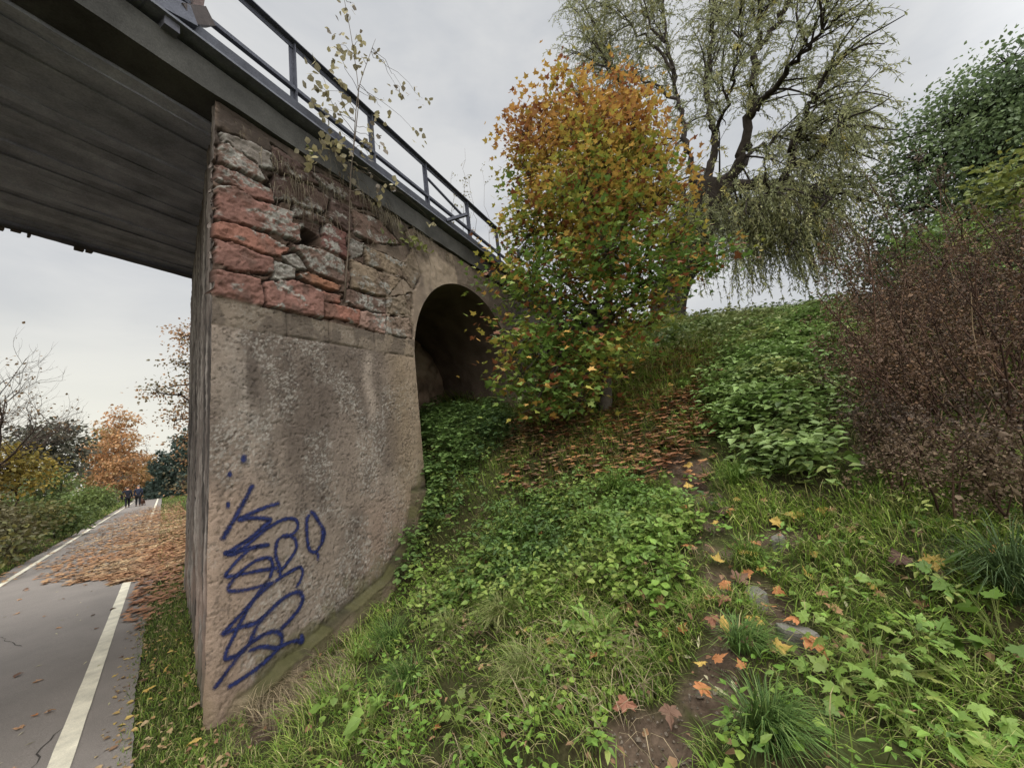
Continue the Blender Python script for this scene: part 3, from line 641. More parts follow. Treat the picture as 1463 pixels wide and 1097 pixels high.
def pal(cols, w=None):
    """random mix from a palette, clumped in space"""
    L = np.array([lin(*c) for c in cols])
    def f(pos, bi=None):
        g = fbm(pos[:, 0]*1.1, pos[:, 1]*1.1, pos[:, 2]*1.1, 3, 7); g = np.clip((g-.5)*2.2+.5+rng.normal(0, .18, len(pos)), 0, .999)
        x = g*(len(L)-1); i = x.astype(int); fr = (x-i)[:, None]
        return (L[i]*(1-fr)+L[np.minimum(i+1, len(L)-1)]*fr)*rng.uniform(.75, 1.2, len(pos))[:, None]
    return f
def blob(px, py, d, rx, ry=None, rd=None):
    p = at(px, py, d); s = ppm(p); rx_ = rx/s; ry_ = (ry or rx)/s
    return (p, np.array([rx_, rx_ if rd is None else rd, ry_]))

# the maple in autumn colour
mbase = at(862, 588, 6.6); mbase[2] = gz(mbase[0], mbase[1])
mbl = []
for px, py, dd, r, ry in [(872, 100, 7.1, 42, 34), (800, 115, 6.9, 62, 38), (905, 145, 7.2, 45, 45), (765, 170, 6.8, 50, 50), (840, 185, 6.6, 70, 60), (915, 215, 7.2, 52, 55), (760, 250, 6.8, 48, 60), (835, 280, 6.3, 80, 65), (930, 290, 7.0, 56, 50), (765, 330, 6.5, 55, 48), (870, 360, 6.2, 85, 55), (965, 345, 7.2, 48, 40), (800, 400, 6.0, 70, 45), (910, 410, 6.6, 52, 36), (755, 440, 5.7, 40, 30), (850, 455, 6.3, 70, 40), (885, 470, 6.4, 34, 24), (765, 500, 5.5, 50, 35), (820, 520, 5.9, 55, 28), (775, 555, 5.4, 38, 24), (745, 535, 5.2, 34, 26), (790, 470, 5.6, 50, 30), (720, 430, 5.8, 24, 16), (840, 500, 6.0, 48, 28), (760, 585, 5.3, 22, 12), (985, 380, 7.0, 28, 20), (725, 395, 6.1, 30, 22), (735, 505, 5.5, 28, 18), (835, 545, 6.0, 44, 28), (940, 430, 7.0, 36, 30), (925, 465, 6.8, 28, 18), (885, 505, 6.3, 34, 20), (830, 570, 5.7, 40, 20), (700, 480, 5.6, 18, 10), (1025, 365, 7.0, 22, 16), (850, 330, 7.4, 90, 90), (850, 200, 7.5, 70, 80)]:
    mbl.append(blob(px, py+42*sst(330, 80, py), dd, r*.9, ry*.9, .75 if r > 50 else .45))
MC = [lin(*c) for c in ((166, 118, 74), (182, 140, 74), (184, 156, 78), (162, 154, 72), (126, 140, 62), (96, 122, 56))]
MC = np.array(MC)
def maple_col(pos, bi):
    h = (pos[:, 2]-mbase[2])/7.2
    out = np.hypot(pos[:, 0]-mbase[0], pos[:, 1]-mbase[1])
    g = 1.05-.78*sst(.14, 1.0, h)-.10*(out-1.0)+(fbm(pos[:, 0]*1.2, pos[:, 1]*1.2, pos[:, 2]*1.2, 3, 70)-.5)*1.7+rng.normal(0, .13, len(pos))
    edge = rng.uniform(0, 1, len(pos)) < .10; g = np.where(edge, .25, g)
    x = np.clip(g, 0, .999)*(len(MC)-1); i = x.astype(int); fr = (x-i)[:, None]
    c = (MC[i]*(1-fr)+MC[np.minimum(i+1, len(MC)-1)]*fr)*rng.uniform(.75, 1.2, len(pos))[:, None]
    dry = rng.uniform(0, 1, len(pos)) < .12; c[dry] = lin(128, 80, 52)*rng.uniform(.7, 1.2, (dry.sum(), 1))
    return c
tree('maple_tree', mbase, 'bushy maple turning from green at the bottom to orange at the top', 'tree', mbl[0][0]+[0, 0, .2], .10, mbl, 1950, 12, .10, maple_col, SMAPLE, .20, (72, 66, 58), up=1.0, twig_r=.009, shell_=.35, stray=.14)

# the old willow on the crest
def willow():
    D0 = 14.0
    base = at(952, 462, 13.0); base[2] = gz(base[0], base[1])-.3
    t = thing('willow_tree', base, 'large old willow with a thick forked trunk and drooping grey green twigs on the crest', 'tree')
    mb = MB(); bc = lin(58, 52, 47)
    A = lambda px, py, d=D0: at(px, py, d)
    tr = curve_pts([base, A(957, 420, 13.4), A(985, 345, 13.8), A(1005, 292)], 8); mb.tube(tr, np.interp(np.linspace(0, 1, len(tr)), [0, .12, .7, 1], [.72, .55, .62, .7])*1.0, 12, bc)
    mb.tube(curve_pts([A(1000, 300), A(1012, 285), A(1022, 262)], 5), [.68]*5+[.6]*5+[.3], 12, bc)
    limbs = [([(1008, 290), (1030, 262), (1055, 240), (1066, 195), (1073, 150), (1079, 100), (1084, 40), (1090, -30), (1096, -110)], .25, 0),
             ([(1012, 285), (1050, 268), (1085, 262), (1112, 266), (1126, 240), (1134, 205), (1150, 170), (1168, 130), (1185, 95)], .24, -.6),
             ([(1000, 290), (990, 250), (980, 205), (970, 150), (960, 90), (950, 20), (945, -50)], .16, .5), ([(962, 100), (930, 62), (895, 30), (860, 0)], .07, .8), ([(972, 150), (930, 120), (885, 100), (848, 85)], .07, .5), ([(950, 60), (920, 20), (900, -30)], .07, .3),
             ([(1005, 280), (1015, 240), (1020, 190), (1010, 130), (1015, 70), (1022, 0), (1030, -70)], .2, 1.0),
             ([(995, 295), (965, 268), (940, 230), (915, 185), (890, 130), (870, 80), (850, 40)], .18, .9),
             ([(1085, 70), (1110, 30), (1135, -10), (1160, -45)], .12, .2), ([(1070, 170), (1100, 130), (1130, 95), (1160, 60), (1190, 30)], .14, -.8),
             ([(1126, 240), (1160, 225), (1180, 205), (1200, 180)], .09, -1.0), ([(1112, 266), (1150, 268), (1170, 272), (1190, 290)], .09, -1.3),
             ([(1012, 292), (1040, 300), (1075, 292), (1105, 270)], .12, -1.0), ([(985, 300), (955, 290), (925, 275), (900, 260)], .09, -.5),
             ([(1050, 250), (1080, 215), (1120, 190), (1165, 165)], .10, 1.2), ([(1020, 190), (1040, 150), (1050, 90), (1055, 30)], .09, -1.2)]
    pts = []; 
    for cp, r, dz in limbs:
        P = curve_pts([A(px, py, D0+dz*i/(len(cp)-1)*2.2) for i, (px, py) in enumerate(cp)], 6)
        P[1:-1] += rng.normal(0, .05, (len(P)-2, 3)); R = .82*r*(1-np.linspace(0, 1, len(P))*.82); mb.tube(P, R, 7, bc)
        L = np.arange(len(P))/len(P)
        for p, l, a in zip(P, L, R): pts.append((p, l, a))
    # knobs where boughs were cut
    for px, py, r in ((1112, 268, .28), (1000, 262, .3), (1040, 256, .22), (1068, 210, .16)):
        c = A(px, py); mb.tube([c-[0, 0, r*.8], c-[0, 0, r*.2], c+[0, 0, r*.5], c+[0, 0, r]], [r*.4, r, r*.8, r*.2], 7, bc*.8)
    cen = A(1035, 200)
    P0 = np.array([p for p, _, _ in pts]); W0 = np.array([.25+l for _, l, _ in pts])
    # second order branches
    br = []
    for _ in range(230):
        i = rng.choice(len(P0), p=W0/W0.sum()); p = P0[i]; out = nrm(p-cen+rng.normal(0, .5, 3)); d = nrm(out*.9+rdir(1)[0]*.75+[0, 0, .35]); L = rng.uniform(1.0, 2.6); n = 9
        q = [p]; 
        for k in range(n): d = nrm(d+rng.normal(0, .12, 3)-[0, 0, .06]); q.append(q[-1]+d*L/n)
        q = np.array(q); mb.tube(q, np.linspace(.035, .010, n+1), 4, bc, cap=False) if (q[-1]-cen)@nrm(np.cross(cen-EYE, [0, 0, 1.])) < 3.9 else None; br.append(q) if (q[-1]-cen)@nrm(np.cross(cen-EYE, [0, 0, 1.])) < 3.9 else None
    ALLB = np.concatenate(br+[P0[W0 > .7]]); lat = nrm(np.cross(cen-EYE, [0, 0, 1.])); k_ = (ALLB-cen)@lat; ALLB = ALLB[(k_ < np.interp(ALLB[:, 2], [7, 11, 15], [2.5, 2.8, 2.9])) & (k_ > -4.9)]
    lp, ln, lf, lc = [], [], [], []
    tw = MB()
    greens = np.array([lin(*c) for c in ((150, 152, 108), (136, 140, 100), (162, 160, 112), (170, 160, 92), (124, 128, 94))])
    def strand(p, d, L, drop, n=10):
        q = [p]
        for k in range(n):
            d = nrm(d+np.array([0, 0, -drop*(k+1)/n])+rng.normal(0, .06, 3)); q.append(q[-1]+d*L/n)
        q = np.array(q); tw.tube(q, np.linspace(.008, .0035, n+1), 3, bc*.9, cap=False)
        m = int(L*26); u_ = rng.uniform(.12, 1, m)*n; i = np.minimum(u_.astype(int), n-1); fr = (u_-i)[:, None]
        pos = q[i]*(1-fr)+q[i+1]*fr; tan = nrm(q[i+1]-q[i]); lp.append(pos); lf.append(nrm(tan*.8+rdir(m)*.55+[0, 0, -.15])); ln.append(rdir(m)); 
        c = greens[min(4, int(abs(rng.normal(0, 1.5))))]; lc.append(np.tile(c, (m, 1))*rng.uniform(.75, 1.25, (m, 1)))
    for _ in range(3500):
        p = ALLB[rng.integers(len(ALLB))]; out = nrm(p-cen+[0, 0, .5]); lowp = sst(9.5, 6.0, p[2])
        strand(p, nrm(out*.8+rdir(1)[0]*.8+[0, 0, .15]), rng.uniform(.7, 1.7), rng.uniform(.15, .45)+.3*lowp)
    # the hanging curtain under the crotch
    for _ in range(540):
        px = rng.uniform(975, 1195); py = rng.uniform(255, 345)+max(0, px-1150)*.5; p = A(px, py, D0+rng.uniform(-2.2, 1.6))
        j = np.argmin(np.linalg.norm(ALLB-p, axis=1)); 
        if rng.uniform() < .25: q, rr_ = twig(ALLB[j], p, .012, .006, 5, .1, .1); tw.tube(q, rr_, 3, bc, cap=False)
        strand(p, nrm(rdir(1)[0]*.5+[0, 0, -.5]), rng.uniform(1.0, 2.6) if px < 1130 else rng.uniform(.8, 2.0), .5)
    lp, ln, lf, lc = map(np.concatenate, (lp, ln, lf, lc)); mm = MB(); mm.leaves(lp, ln, lf, rng.uniform(.08, .15, len(lp)), lc, LANCE)
    mb.build('trunk', BARK, t); tw.build('twigs', TWIG, t); mm.build('crown', LEAF, t, smooth=False)
willow()

def gbase(px, py, d):
    p = at(px, py, d); return np.array([p[0], p[1], gz(p[0], p[1])])
# dark green tree at the right, behind the dry bushes
b = gbase(1440, 420, 13.5)
tb = [blob(px, py, dd, r, ry, 1.3) for px, py, dd, r, ry in [(1430, 120, 13.5, 55, 45), (1370, 175, 13, 48, 50), (1470, 160, 13.5, 60, 70), (1330, 235, 12.8, 40, 40), (1400, 240, 12.6, 65, 60), (1310, 300, 12.6, 38, 34), (1380, 320, 12.4, 60, 50), (1460, 290, 13, 60, 70), (1290, 355, 12.4, 32, 28), (1345, 370, 12.2, 48, 32), (1520, 220, 14, 80, 110), (1540, 110, 14, 60, 60), (1430, 370, 12.6, 50, 40)]]
tree('broadleaf_tree', b, 'dense dark green tree at the right edge with sky showing between its leaves', 'tree', at(1440, 90, 13.5), .22, tb, 1700, 18, .09, pal([(98, 116, 80), (110, 128, 86), (122, 138, 94), (90, 102, 76)]), OVATE, .30, (52, 48, 44), up=.7, twig_r=.012)
b = gbase(1395, 440, 9.5)
tb = [blob(px, py, dd, r, ry, .5) for px, py, dd, r, ry in [(1345, 345, 10, 34, 34), (1320, 390, 9.8, 30, 24), (1370, 400, 9.6, 30, 26)]]
tree('shrub', b, 'light green leafy shrub in front of the dark green tree', 'shrub', at(1350, 345, 10), .03, tb, 130, 12, .10, pal([(96, 122, 60), (112, 134, 62), (84, 104, 60)]), OVATE, .18, (70, 62, 54), twig_r=.006, leafname='foliage')
b = gbase(1463, 520, 7.5)
tb = [blob(px, py, dd, r, ry, .5) for px, py, dd, r, ry in [(1462, 270, 8, 28, 36), (1490, 240, 8, 30, 40), (1455, 315, 7.8, 26, 24), (1440, 330, 7.6, 22, 22), (1510, 300, 8, 40, 60)]]
tree('shrub', b, 'yellowing shrub rising behind the brown bush at the right edge', 'shrub', at(1480, 230, 8), .03, tb, 120, 12, .09, pal([(128, 132, 66), (112, 124, 62), (146, 142, 72)]), OVATE, .16, (70, 62, 54), twig_r=.006, leafname='foliage')
b = gbase(1262, 470, 9.5)
tb = [blob(px, py, dd, r, ry, .5) for px, py, dd, r, ry in [(1262, 385, 10, 26, 24), (1245, 420, 9.8, 26, 22), (1290, 410, 9.5, 30, 30), (1270, 450, 9, 40, 22), (1320, 430, 9, 34, 24)]]
tree('shrub', b, 'sparse dark shrub with few leaves on the crest below the dark tree', 'shrub', at(1262, 375, 10), .025, tb, 190, 8, .085, pal([(72, 78, 58), (84, 86, 62), (70, 62, 54)]), OVATE, .15, (58, 50, 46), twig_r=.007, leafname='foliage')

# brown withered bushes on the right of the slope
def withered(base, top_h, wdt, n, label, seed_cols, loc_dir):
    t = thing('withered_bush', base, label, 'bush', 'withered brown bushes on the right of the slope'); mb = MB(); lm = MB(); tips = []
    bc = lin(72, 55, 46)
    for _ in range(n):
        a = rng.uniform(0, 2*PI); r = wdt*math.sqrt(rng.uniform(0, 1)); p = base+[r*math.cos(a), r*math.sin(a), 0]; p[2] = gz(p[0], p[1])-.03
        H = top_h*rng.uniform(.55, 1.05); d = nrm(rng.normal(0, .20, 3)+[0, 0, 1]+loc_dir); k = 10; q = [p]
        for _k in range(k): d = nrm(d+rng.normal(0, .07, 3)+[0, 0, -.01]); q.append(q[-1]+d*H/k)
        q = np.array(q); mb.tube(q, np.linspace(.008, .002, k+1), 4, bc*rng.uniform(.6, 2.0), cap=False)
        for _s in range(rng.integers(5, 10)):
            i = rng.integers(3, k); L = rng.uniform(.12, .34)*(1.2-.5*i/k); d2 = nrm(d*.6+rdir(1)[0]*.9); e = q[i]+d2*L; m2 = (q[i]+e)/2+rng.normal(0, .02, 3)
            mb.tube([q[i], m2, e], [.004, .003, .0012], 3, bc*rng.uniform(.7, 1.4), cap=False); tips.append(np.linspace(q[i]*.5+e*.5, e, 5))
        tips.append(q[4:])
    for _ in range(max(4, n//6)):   # pale dead stalks sticking out
        a = rng.uniform(0, 2*PI); r = wdt*math.sqrt(rng.uniform(.2, 1.2)); p = base+[r*math.cos(a), r*math.sin(a), 0]; p[2] = gz(p[0], p[1]); e = p+nrm(rng.normal(0, .4, 3)+[0, 0, 1])*top_h*rng.uniform(.4, 1.1); mb.tube(twig(p, e, .004, .002, 6, 0, .1)[0], [.004, .0035, .003, .003, .0025, .002], 4, lin(158, 136, 108)*rng.uniform(.5, 1.1), cap=False)
    T = np.concatenate(tips); m = len(T)*9; i = rng.integers(0, len(T), m); ii = rng.integers(0, len(tips), m//18); pos = T[i]+rng.normal(0, .026, (m, 3)); nc = len(ii)*9; ctr = np.repeat(np.array([tips[q_][-1] for q_ in ii]), 9, 0); pos[:nc] = ctr+rng.normal(0, .028, (nc, 3))*[1, 1, 1.6]
    lm.leaves(pos, rdir(m), rdir(m)-[0, 0, .4], rng.uniform(.009, .022, m)*(1+1.0*(rng.uniform(0, 1, m) < .06)), pal(seed_cols)(pos), OVATE); mb.build('stems', TWIG, t); lm.build('dead_leaves', LITTER, t, smooth=False)
    return t
WC = [(102, 80, 62), (84, 68, 56), (122, 94, 70), (70, 60, 52), (112, 88, 66)]
WCD = [(86, 72, 60), (70, 60, 52), (104, 86, 68), (112, 96, 76)]
for px, py, d, h, wd, n, lb, cc in [(1450, 690, 4.3, 1.75, .62, 46, 'rust brown withered bush nearest the right edge, tall feathery seed heads', WC), (1385, 660, 4.9, 1.0, .50, 34, 'dark withered bush with curled leaves beside the ground elder', WCD), (1425, 540, 6.6, 1.9, .8, 44, 'brown withered bush rising highest behind the others', WC), (1480, 560, 6.0, 2.3, .7, 40, 'dark brown withered bush under the yellowing shrub', WCD), (1335, 530, 7.4, .9, .55, 26, 'greyish withered bush with straw around its foot', [(92, 78, 62), (74, 66, 54), (110, 94, 70)]), (1400, 790, 3.4, .62, .42, 26, 'low dark withered bush at the foot of the tall brown ones', WCD)]:
    withered(gbase(px, py, d), h, wd, n, lb, cc, np.array([-.02, 0, 0]))

# beyond the bridge: left of the path
def at0(px, d): p = at(px, 690, d); return np.array([p[0], p[1], gz(p[0], p[1])])
def side_bush(px, d, hpx, wpx, label, cols, size=.12, n=160, per=14, name='shrub', dens=1.0):
    b = at0(px, d); s = ppm(b); H = hpx/s; Wd = wpx/s
    tb = [(b+[rng.uniform(-.5, .5)*Wd, rng.uniform(-.5, .5)*Wd, H*rng.uniform(.35, .75)], np.array([Wd*.42, Wd*.42, H*.32])) for _ in range(6)]+[(b+[0, 0, H*.5], np.array([Wd*.5, Wd*.5, H*.45]))]
    return tree(name, b, label, 'shrub', b+[0, 0, H*.8], .04, tb, n, per, size, pal(cols), OVATE, .12*Wd*.5+.06, (66, 58, 50), twig_r=.006, leafname='foliage', group='shrubs along the path verge')
GB = [(78, 96, 50), (92, 108, 56), (108, 122, 62), (70, 82, 46)]
OL = [(96, 100, 58), (116, 112, 62), (84, 88, 52), (128, 118, 66)]
for a in [(-56, 15, 117, 90, 'olive bush at the left edge of the frame', OL), (-4, 17.5, 94, 70, 'tangled olive and brown bush beside the path, nearest of its row', [(88, 84, 56), (104, 96, 64), (78, 82, 48)]), (42, 20, 75, 60, 'olive green bush second along the left verge', OL), (83, 24, 68, 50, 'bright green bush below the dark spreading tree', GB), (113, 29, 55, 42, 'light green bush third before the birch', [(104, 122, 66), (118, 132, 72), (92, 108, 60)]), (133, 37, 43, 34, 'small green bush beside the walkers', GB), (66, 31, 86, 60, 'green bush behind the verge row', GB), (146, 48, 30, 26, 'far green bush under the orange birch', OL)]: side_bush(*a)
def far_tree(name, px, d, top_py, wpx, low_py, label, cols, size, ncl=220, per=14, r0=.12, bark=(80, 72, 64), tmpl=OVATE, shape='egg', group=None, nb=12, up=.3, cat='tree'):
    b = at0(px, d); s = ppm(b); zt = at(px, top_py, d)[2]; zl = at(px, low_py, d)[2]; Wd = wpx/s; H = zt-zl; tb = []
    for i in range(nb):
        f = (i+.5)/nb; wr = (math.sin(PI*(f*.82+.14))**.8 if shape == 'egg' else (1-f)**.8+.08 if shape == 'cone' else 1.0)*Wd*.5
        a = rng.uniform(0, 2*PI); o = wr*.45
        tb.append((b+[o*math.cos(a), o*math.sin(a), zl-b[2]+H*f], np.array([wr*.75, wr*.75, max(H/nb*1.3, .25)])))
    return tree(name, b, label, cat, b+[0, 0, zt-b[2]-.3], r0, tb, ncl, per, size, pal(cols), tmpl, max(.12, Wd*.055), bark, group, up=up, twig_r=.012)
OR = [(178, 132, 92), (190, 146, 100), (166, 124, 88), (182, 152, 108)]
far_tree('birch_tree', 168, 62, 588, 74, 706, 'orange autumn birch left of the far end of the path', OR, .28, 420, 14, .16, (150, 146, 140))
far_tree('birch_tree', 142, 66, 608, 44, 704, 'slim yellow green birch behind the left side of the orange one', [(140, 134, 78), (152, 140, 84), (170, 136, 80)], .26, 220, 12, .12, (150, 146, 140))
far_tree('birch_tree', 200, 84, 648, 50, 706, 'lower orange tree behind the walkers', [(160, 118, 72), (150, 124, 76), (170, 130, 80)], .3, 260, 12, .14)
for px, d, tp, wd, lb in ((207, 110, 628, 22, 'bare pale tree far behind the lower orange tree'), (190, 115, 634, 22, 'bare grey tree peeping over the orange birches')): far_tree('bare_tree', px, d, tp, wd, 690, lb, [(140, 132, 122), (150, 138, 124)], .22, 90, 3, .14, (110, 100, 94))
SP = [(60, 74, 66), (70, 84, 72), (54, 64, 60)]
for px, d, tp, wd, lb in ((252, 62, 618, 50, 'tall dark spruce right of the far path'), (230, 78, 642, 38, 'dark spruce farther along the path, left of the tall one'), (268, 56, 600, 46, 'spruce half hidden by the pier edge'), (214, 92, 655, 30, 'low dark spruce behind the bend of the path')): far_tree('spruce_tree', px, d, tp, wd, 706, lb, SP, .42, 260, 10, .16, (60, 52, 46), LANCE if False else OVATE, 'cone', 'spruces at the bend of the path', 12, .2)
# the wood closing the view beyond the left verge
mb = MB(); wx = []
for k in range(46):
    d = rng.uniform(70, 120); p = at0(rng.uniform(-260, 150), d); r_ = rng.uniform(2.0, 4.2); m_ = 130
    q = p+[0, 0, r_*.75]+rdir(m_)*rng.uniform(.5, 1, (m_, 1))*[r_*1.2, r_*1.2, r_*.95]; mb.leaves(q, rdir(m_), rdir(m_), rng.uniform(.5, .9, m_), pal([(96, 100, 66), (120, 112, 72), (84, 94, 68), (136, 116, 76)])(q*.3), OVATE)
kind(mb.build('distant_woods', LEAF, smooth=False), 'stuff')
# dark wide crown on the left
b = at0(88, 33)
tb = [blob(px, py, 33, r, ry, 1.6) for px, py, r, ry in [(80, 612, 26, 8), (100, 628, 22, 8), (62, 632, 26, 10), (45, 618, 18, 8), (88, 648, 30, 10), (55, 655, 30, 10), (100, 664, 20, 9), (78, 676, 30, 10), (30, 640, 22, 12), (108, 645, 14, 6)]]
tree('pine_tree', b, 'dark spreading tree with flat layered crown left of the orange birch', 'tree', at(80, 612, 33), .22, tb, 330, 10, .20, pal([(84, 88, 74), (96, 96, 80), (104, 98, 82), (76, 78, 70)]), OVATE, .22, (50, 44, 40), twig_r=.014)
b = at0(25, 22)
tb = [blob(px, py, 22, r, ry, .8) for px, py, r, ry in [(30, 655, 22, 12), (50, 668, 24, 12), (12, 672, 26, 16), (40, 690, 28, 12), (-10, 650, 24, 20)]]
tree('shrub', b, 'yellow leaved shrub under the bare tree at the left edge', 'shrub', at(30, 650, 22), .05, tb, 170, 10, .13, pal([(176, 146, 62), (160, 140, 66), (132, 122, 62)]), OVATE, .22, (70, 60, 52), leafname='foliage')

# bare tree at the far left
def bare_tree():
    b = at0(-20, 21); t = thing('bare_tree', b, 'almost leafless tree with fine twigs at the left edge', 'tree'); mb = MB(); bc = lin(74, 64, 58); tips = []
    def grow(p, d, L, r, lv):
        n = 7; q = [p]
        for k in range(n): d = nrm(d+rng.normal(0, .05 if lv == 0 else .11, 3)+[0, 0, .05]); q.append(q[-1]+d*L/n)
        q = np.array(q); mb.tube(q, np.linspace(r*.7, r*.3, n+1), 6 if lv < 2 else 3, bc, cap=False)
        if lv >= 4: tips.append(q[2:]); return
        for k in range((9, 6, 5, 4)[lv]):
            i = rng.integers(2, n+1); grow(q[i], nrm(d*.65+rdir(1)[0]*.7+[0, 0, .18]), L*rng.uniform(.42, .66), max(r*.45, .004), lv+1)
    for dx in (0, -.8): grow(b+[dx, dx*.5, 0], nrm([dx*.12, 0, 1.]), 3.7, .10, 0)
    mb.build('trunk', BARK, t); T = np.concatenate(tips); i = rng.integers(0, len(T), 900); lm = MB(); pos = T[i]+rng.normal(0, .04, (900, 3)); lm.leaves(pos, rdir(900), rdir(900), rng.uniform(.06, .11, 900), pal([(132, 106, 74), (110, 92, 70)])(pos), OVATE); lm.build('last_leaves', LEAF, t, smooth=False)
bare_tree()
# tree reaching out from behind the pier on the right of the path
b = np.array([2.6, 17.0, 0]); b[2] = gz(b[0], b[1])
tb = [blob(px, py, 17, r, ry, .8) for px, py, r, ry in [(262, 480, 16, 16), (268, 520, 22, 16), (240, 555, 22, 12), (225, 560, 16, 8), (262, 575, 20, 14), (250, 600, 18, 12), (268, 625, 14, 14), (262, 660, 12, 12), (258, 690, 14, 10), (300, 560, 40, 40), (320, 500, 50, 50), (330, 620, 40, 40), (285, 690, 26, 18)]]
tree('oak_tree', b, 'thin brown and orange leaved tree reaching out from behind the pier', 'tree', at(320, 470, 17), .18, tb, 420, 11, .095, pal([(146, 116, 86), (166, 124, 84), (124, 112, 82), (108, 102, 78)]), OVATE, .24, (66, 56, 50), twig_r=.014)

# ------------------------------------------------------------------ ground cover
def tnormal(x, y, e=.06):
    return nrm(np.stack([hgt(x-e, y)-hgt(x+e, y), hgt(x, y-e)-hgt(x, y+e), np.full(np.shape(x), 2*e)], -1))
def scatter(n, d0, lo=(-.2, -1.6), hi=(15, 9.5), dmin=.55):
    """ground points, thinning out with distance from the viewpoint"""
    x = rng.uniform(lo[0], hi[0], n); y = rng.uniform(lo[1], hi[1], n); d = np.hypot(x, y)
    k = (rng.uniform(0, 1, n) < 1/(1+(d/d0)**2)) & (d > dmin); x, y = x[k], y[k]
    fp = (x-B0[0])*N[0]+(y-B0[1])*N[1]; s = (x-B0[0])/U[0]
    onpier = (fp < .13) & (s < 2.3) & (s > -.03) & (y < B0[1]+D+s*.37+.1)
    return x[~onpier], y[~onpier]
def under_wall(x, y):
    fp = (x-B0[0])*N[0]+(y-B0[1])*N[1]; s = (x-B0[0])/U[0]
    return (fp < .05) & (s < 2.45) & (s > -.01) & (y < B0[1]+D+s*.37+.05)
def blades(mb, x, y, z, L, wd, az, lean, col, nrml=None):
    n = len(x); p = np.stack([x, y, z], -1); a = np.stack([np.cos(az), np.sin(az), 0*az], -1); upv = np.tile([0, 0, 1.], (n, 1)) if nrml is None else nrm(nrml*.5+[0, 0, .5])
    sd = np.stack([-np.sin(az+rng.normal(0, .6, n)), np.cos(az), 0*az], -1); sd = nrm(sd)
    V = []
    for t, w in ((0, .8), (.38, 1.0), (.74, .7)):
        c = p+upv*(L*(t-.45*np.minimum(lean, 1.3)*t*t))[:, None]+a*(L*lean*t**1.7*.75)[:, None]
        V += [c-sd*(wd*w/2)[:, None], c+sd*(wd*w/2)[:, None]]
    c = p+upv*(L*(1-.45*np.minimum(lean, 1.3)-.12*lean))[:, None]+a*(L*lean*.85)[:, None]; V.append(c)
    V = np.stack(V, 1).reshape(-1, 3); o = (np.arange(n)*7)[:, None]
    q = np.concatenate([o+np.array([0, 1, 3, 2]), o+np.array([2, 3, 5, 4])]); t3 = o+np.array([4, 5, 6])
    n0 = mb.n; mb.add(V, q, np.repeat(col, 7, 0)*np.tile(np.array([.8, .8, .95, .95, 1.08, 1.08, 1.15]), n)[:, None]); mb.f[3].append(t3+n0)
ELDER = hitpoly((1000, 545), (1060, 480), (1130, 452), (1225, 455), (1240, 530), (1235, 620), (1260, 700), (1200, 725), (1100, 700), (1040, 660), (1000, 620))
BRAM = hitpoly((592, 600), (640, 590), (700, 592), (745, 600), (740, 640), (690, 670), (640, 730), (610, 800), (590, 860), (560, 885), (578, 790), (592, 740))
MIX = hitpoly((640, 740), (740, 690), (860, 700), (1000, 720), (1015, 800), (1000, 860), (900, 870), (800, 850), (700, 880), (610, 880), (600, 820))
LIT = hitpoly((715, 625), (760, 575), (850, 540), (1000, 500), (1015, 580), (1000, 650), (940, 690), (850, 690), (760, 715), (715, 690))
LIT2 = hitpoly((900, 480), (1040, 470), (1030, 700), (960, 690), (930, 600))
GBCOL = np.array([lin(*c) for c in ((114, 138, 54), (132, 150, 68), (152, 154, 92), (90, 118, 46), (168, 158, 112))])
def gcol(n, x, y, w=(.3, .25, .15, .22, .08)):
    g = rng.choice(5, n, p=w); return GBCOL[g]*rng.uniform(.7, 1.25, (n, 1))*(.75+.5*fbm(x*2, y*2, 0, 2, 44))[:, None]
# grass sward
mb = MB()
for n_, d0_, lo_, hi_, far in ((620000, 1.9, (.1, -1.5), (6.5, 6), 0), (300000, 3.0, (2, -1.6), (15, 9.5), 1)):
    x, y = scatter(n_, d0_, lo_, hi_)
    k = (rng.uniform(0, 1, len(x)) < np.clip(.30+2.2*(fbm(x*2.6, y*2.6, 0, 3, 55)-.38), .05, 1)) & (dirt(x, y)+(fbm(x*9, y*9, 0, 2, 31)-.5)*.5 < .36) & (rng.uniform(0, 1, len(x)) > .75*inpoly(x, y, ELDER)) & (rng.uniform(0, 1, len(x)) > .8*inpoly(x, y, BRAM)) & (rng.uniform(0, 1, len(x)) > .5*inpoly(x, y, LIT))
    x, y = x[k], y[k]; n = len(x); dd = np.hypot(x, y)
    L = rng.uniform(.045, .15, n)*(.6+1.0*fbm(x*3.3, y*3.3, 0, 3, 56))*(1+.10*dd)*np.where(x < .5, .7, 1); wd = rng.uniform(.002, .0042, n)*(1+.16*dd)
    tn = tnormal(x, y); down = np.arctan2(tn[:, 1], tn[:, 0]); az = np.where(rng.uniform(0, 1, n) < .55, down+rng.normal(0, .7, n), rng.uniform(0, 2*PI, n))
    blades(mb, x, y, hgt(x, y)-.01, L, wd, az, rng.uniform(.3, 1.3, n), gcol(n, x, y), tn)
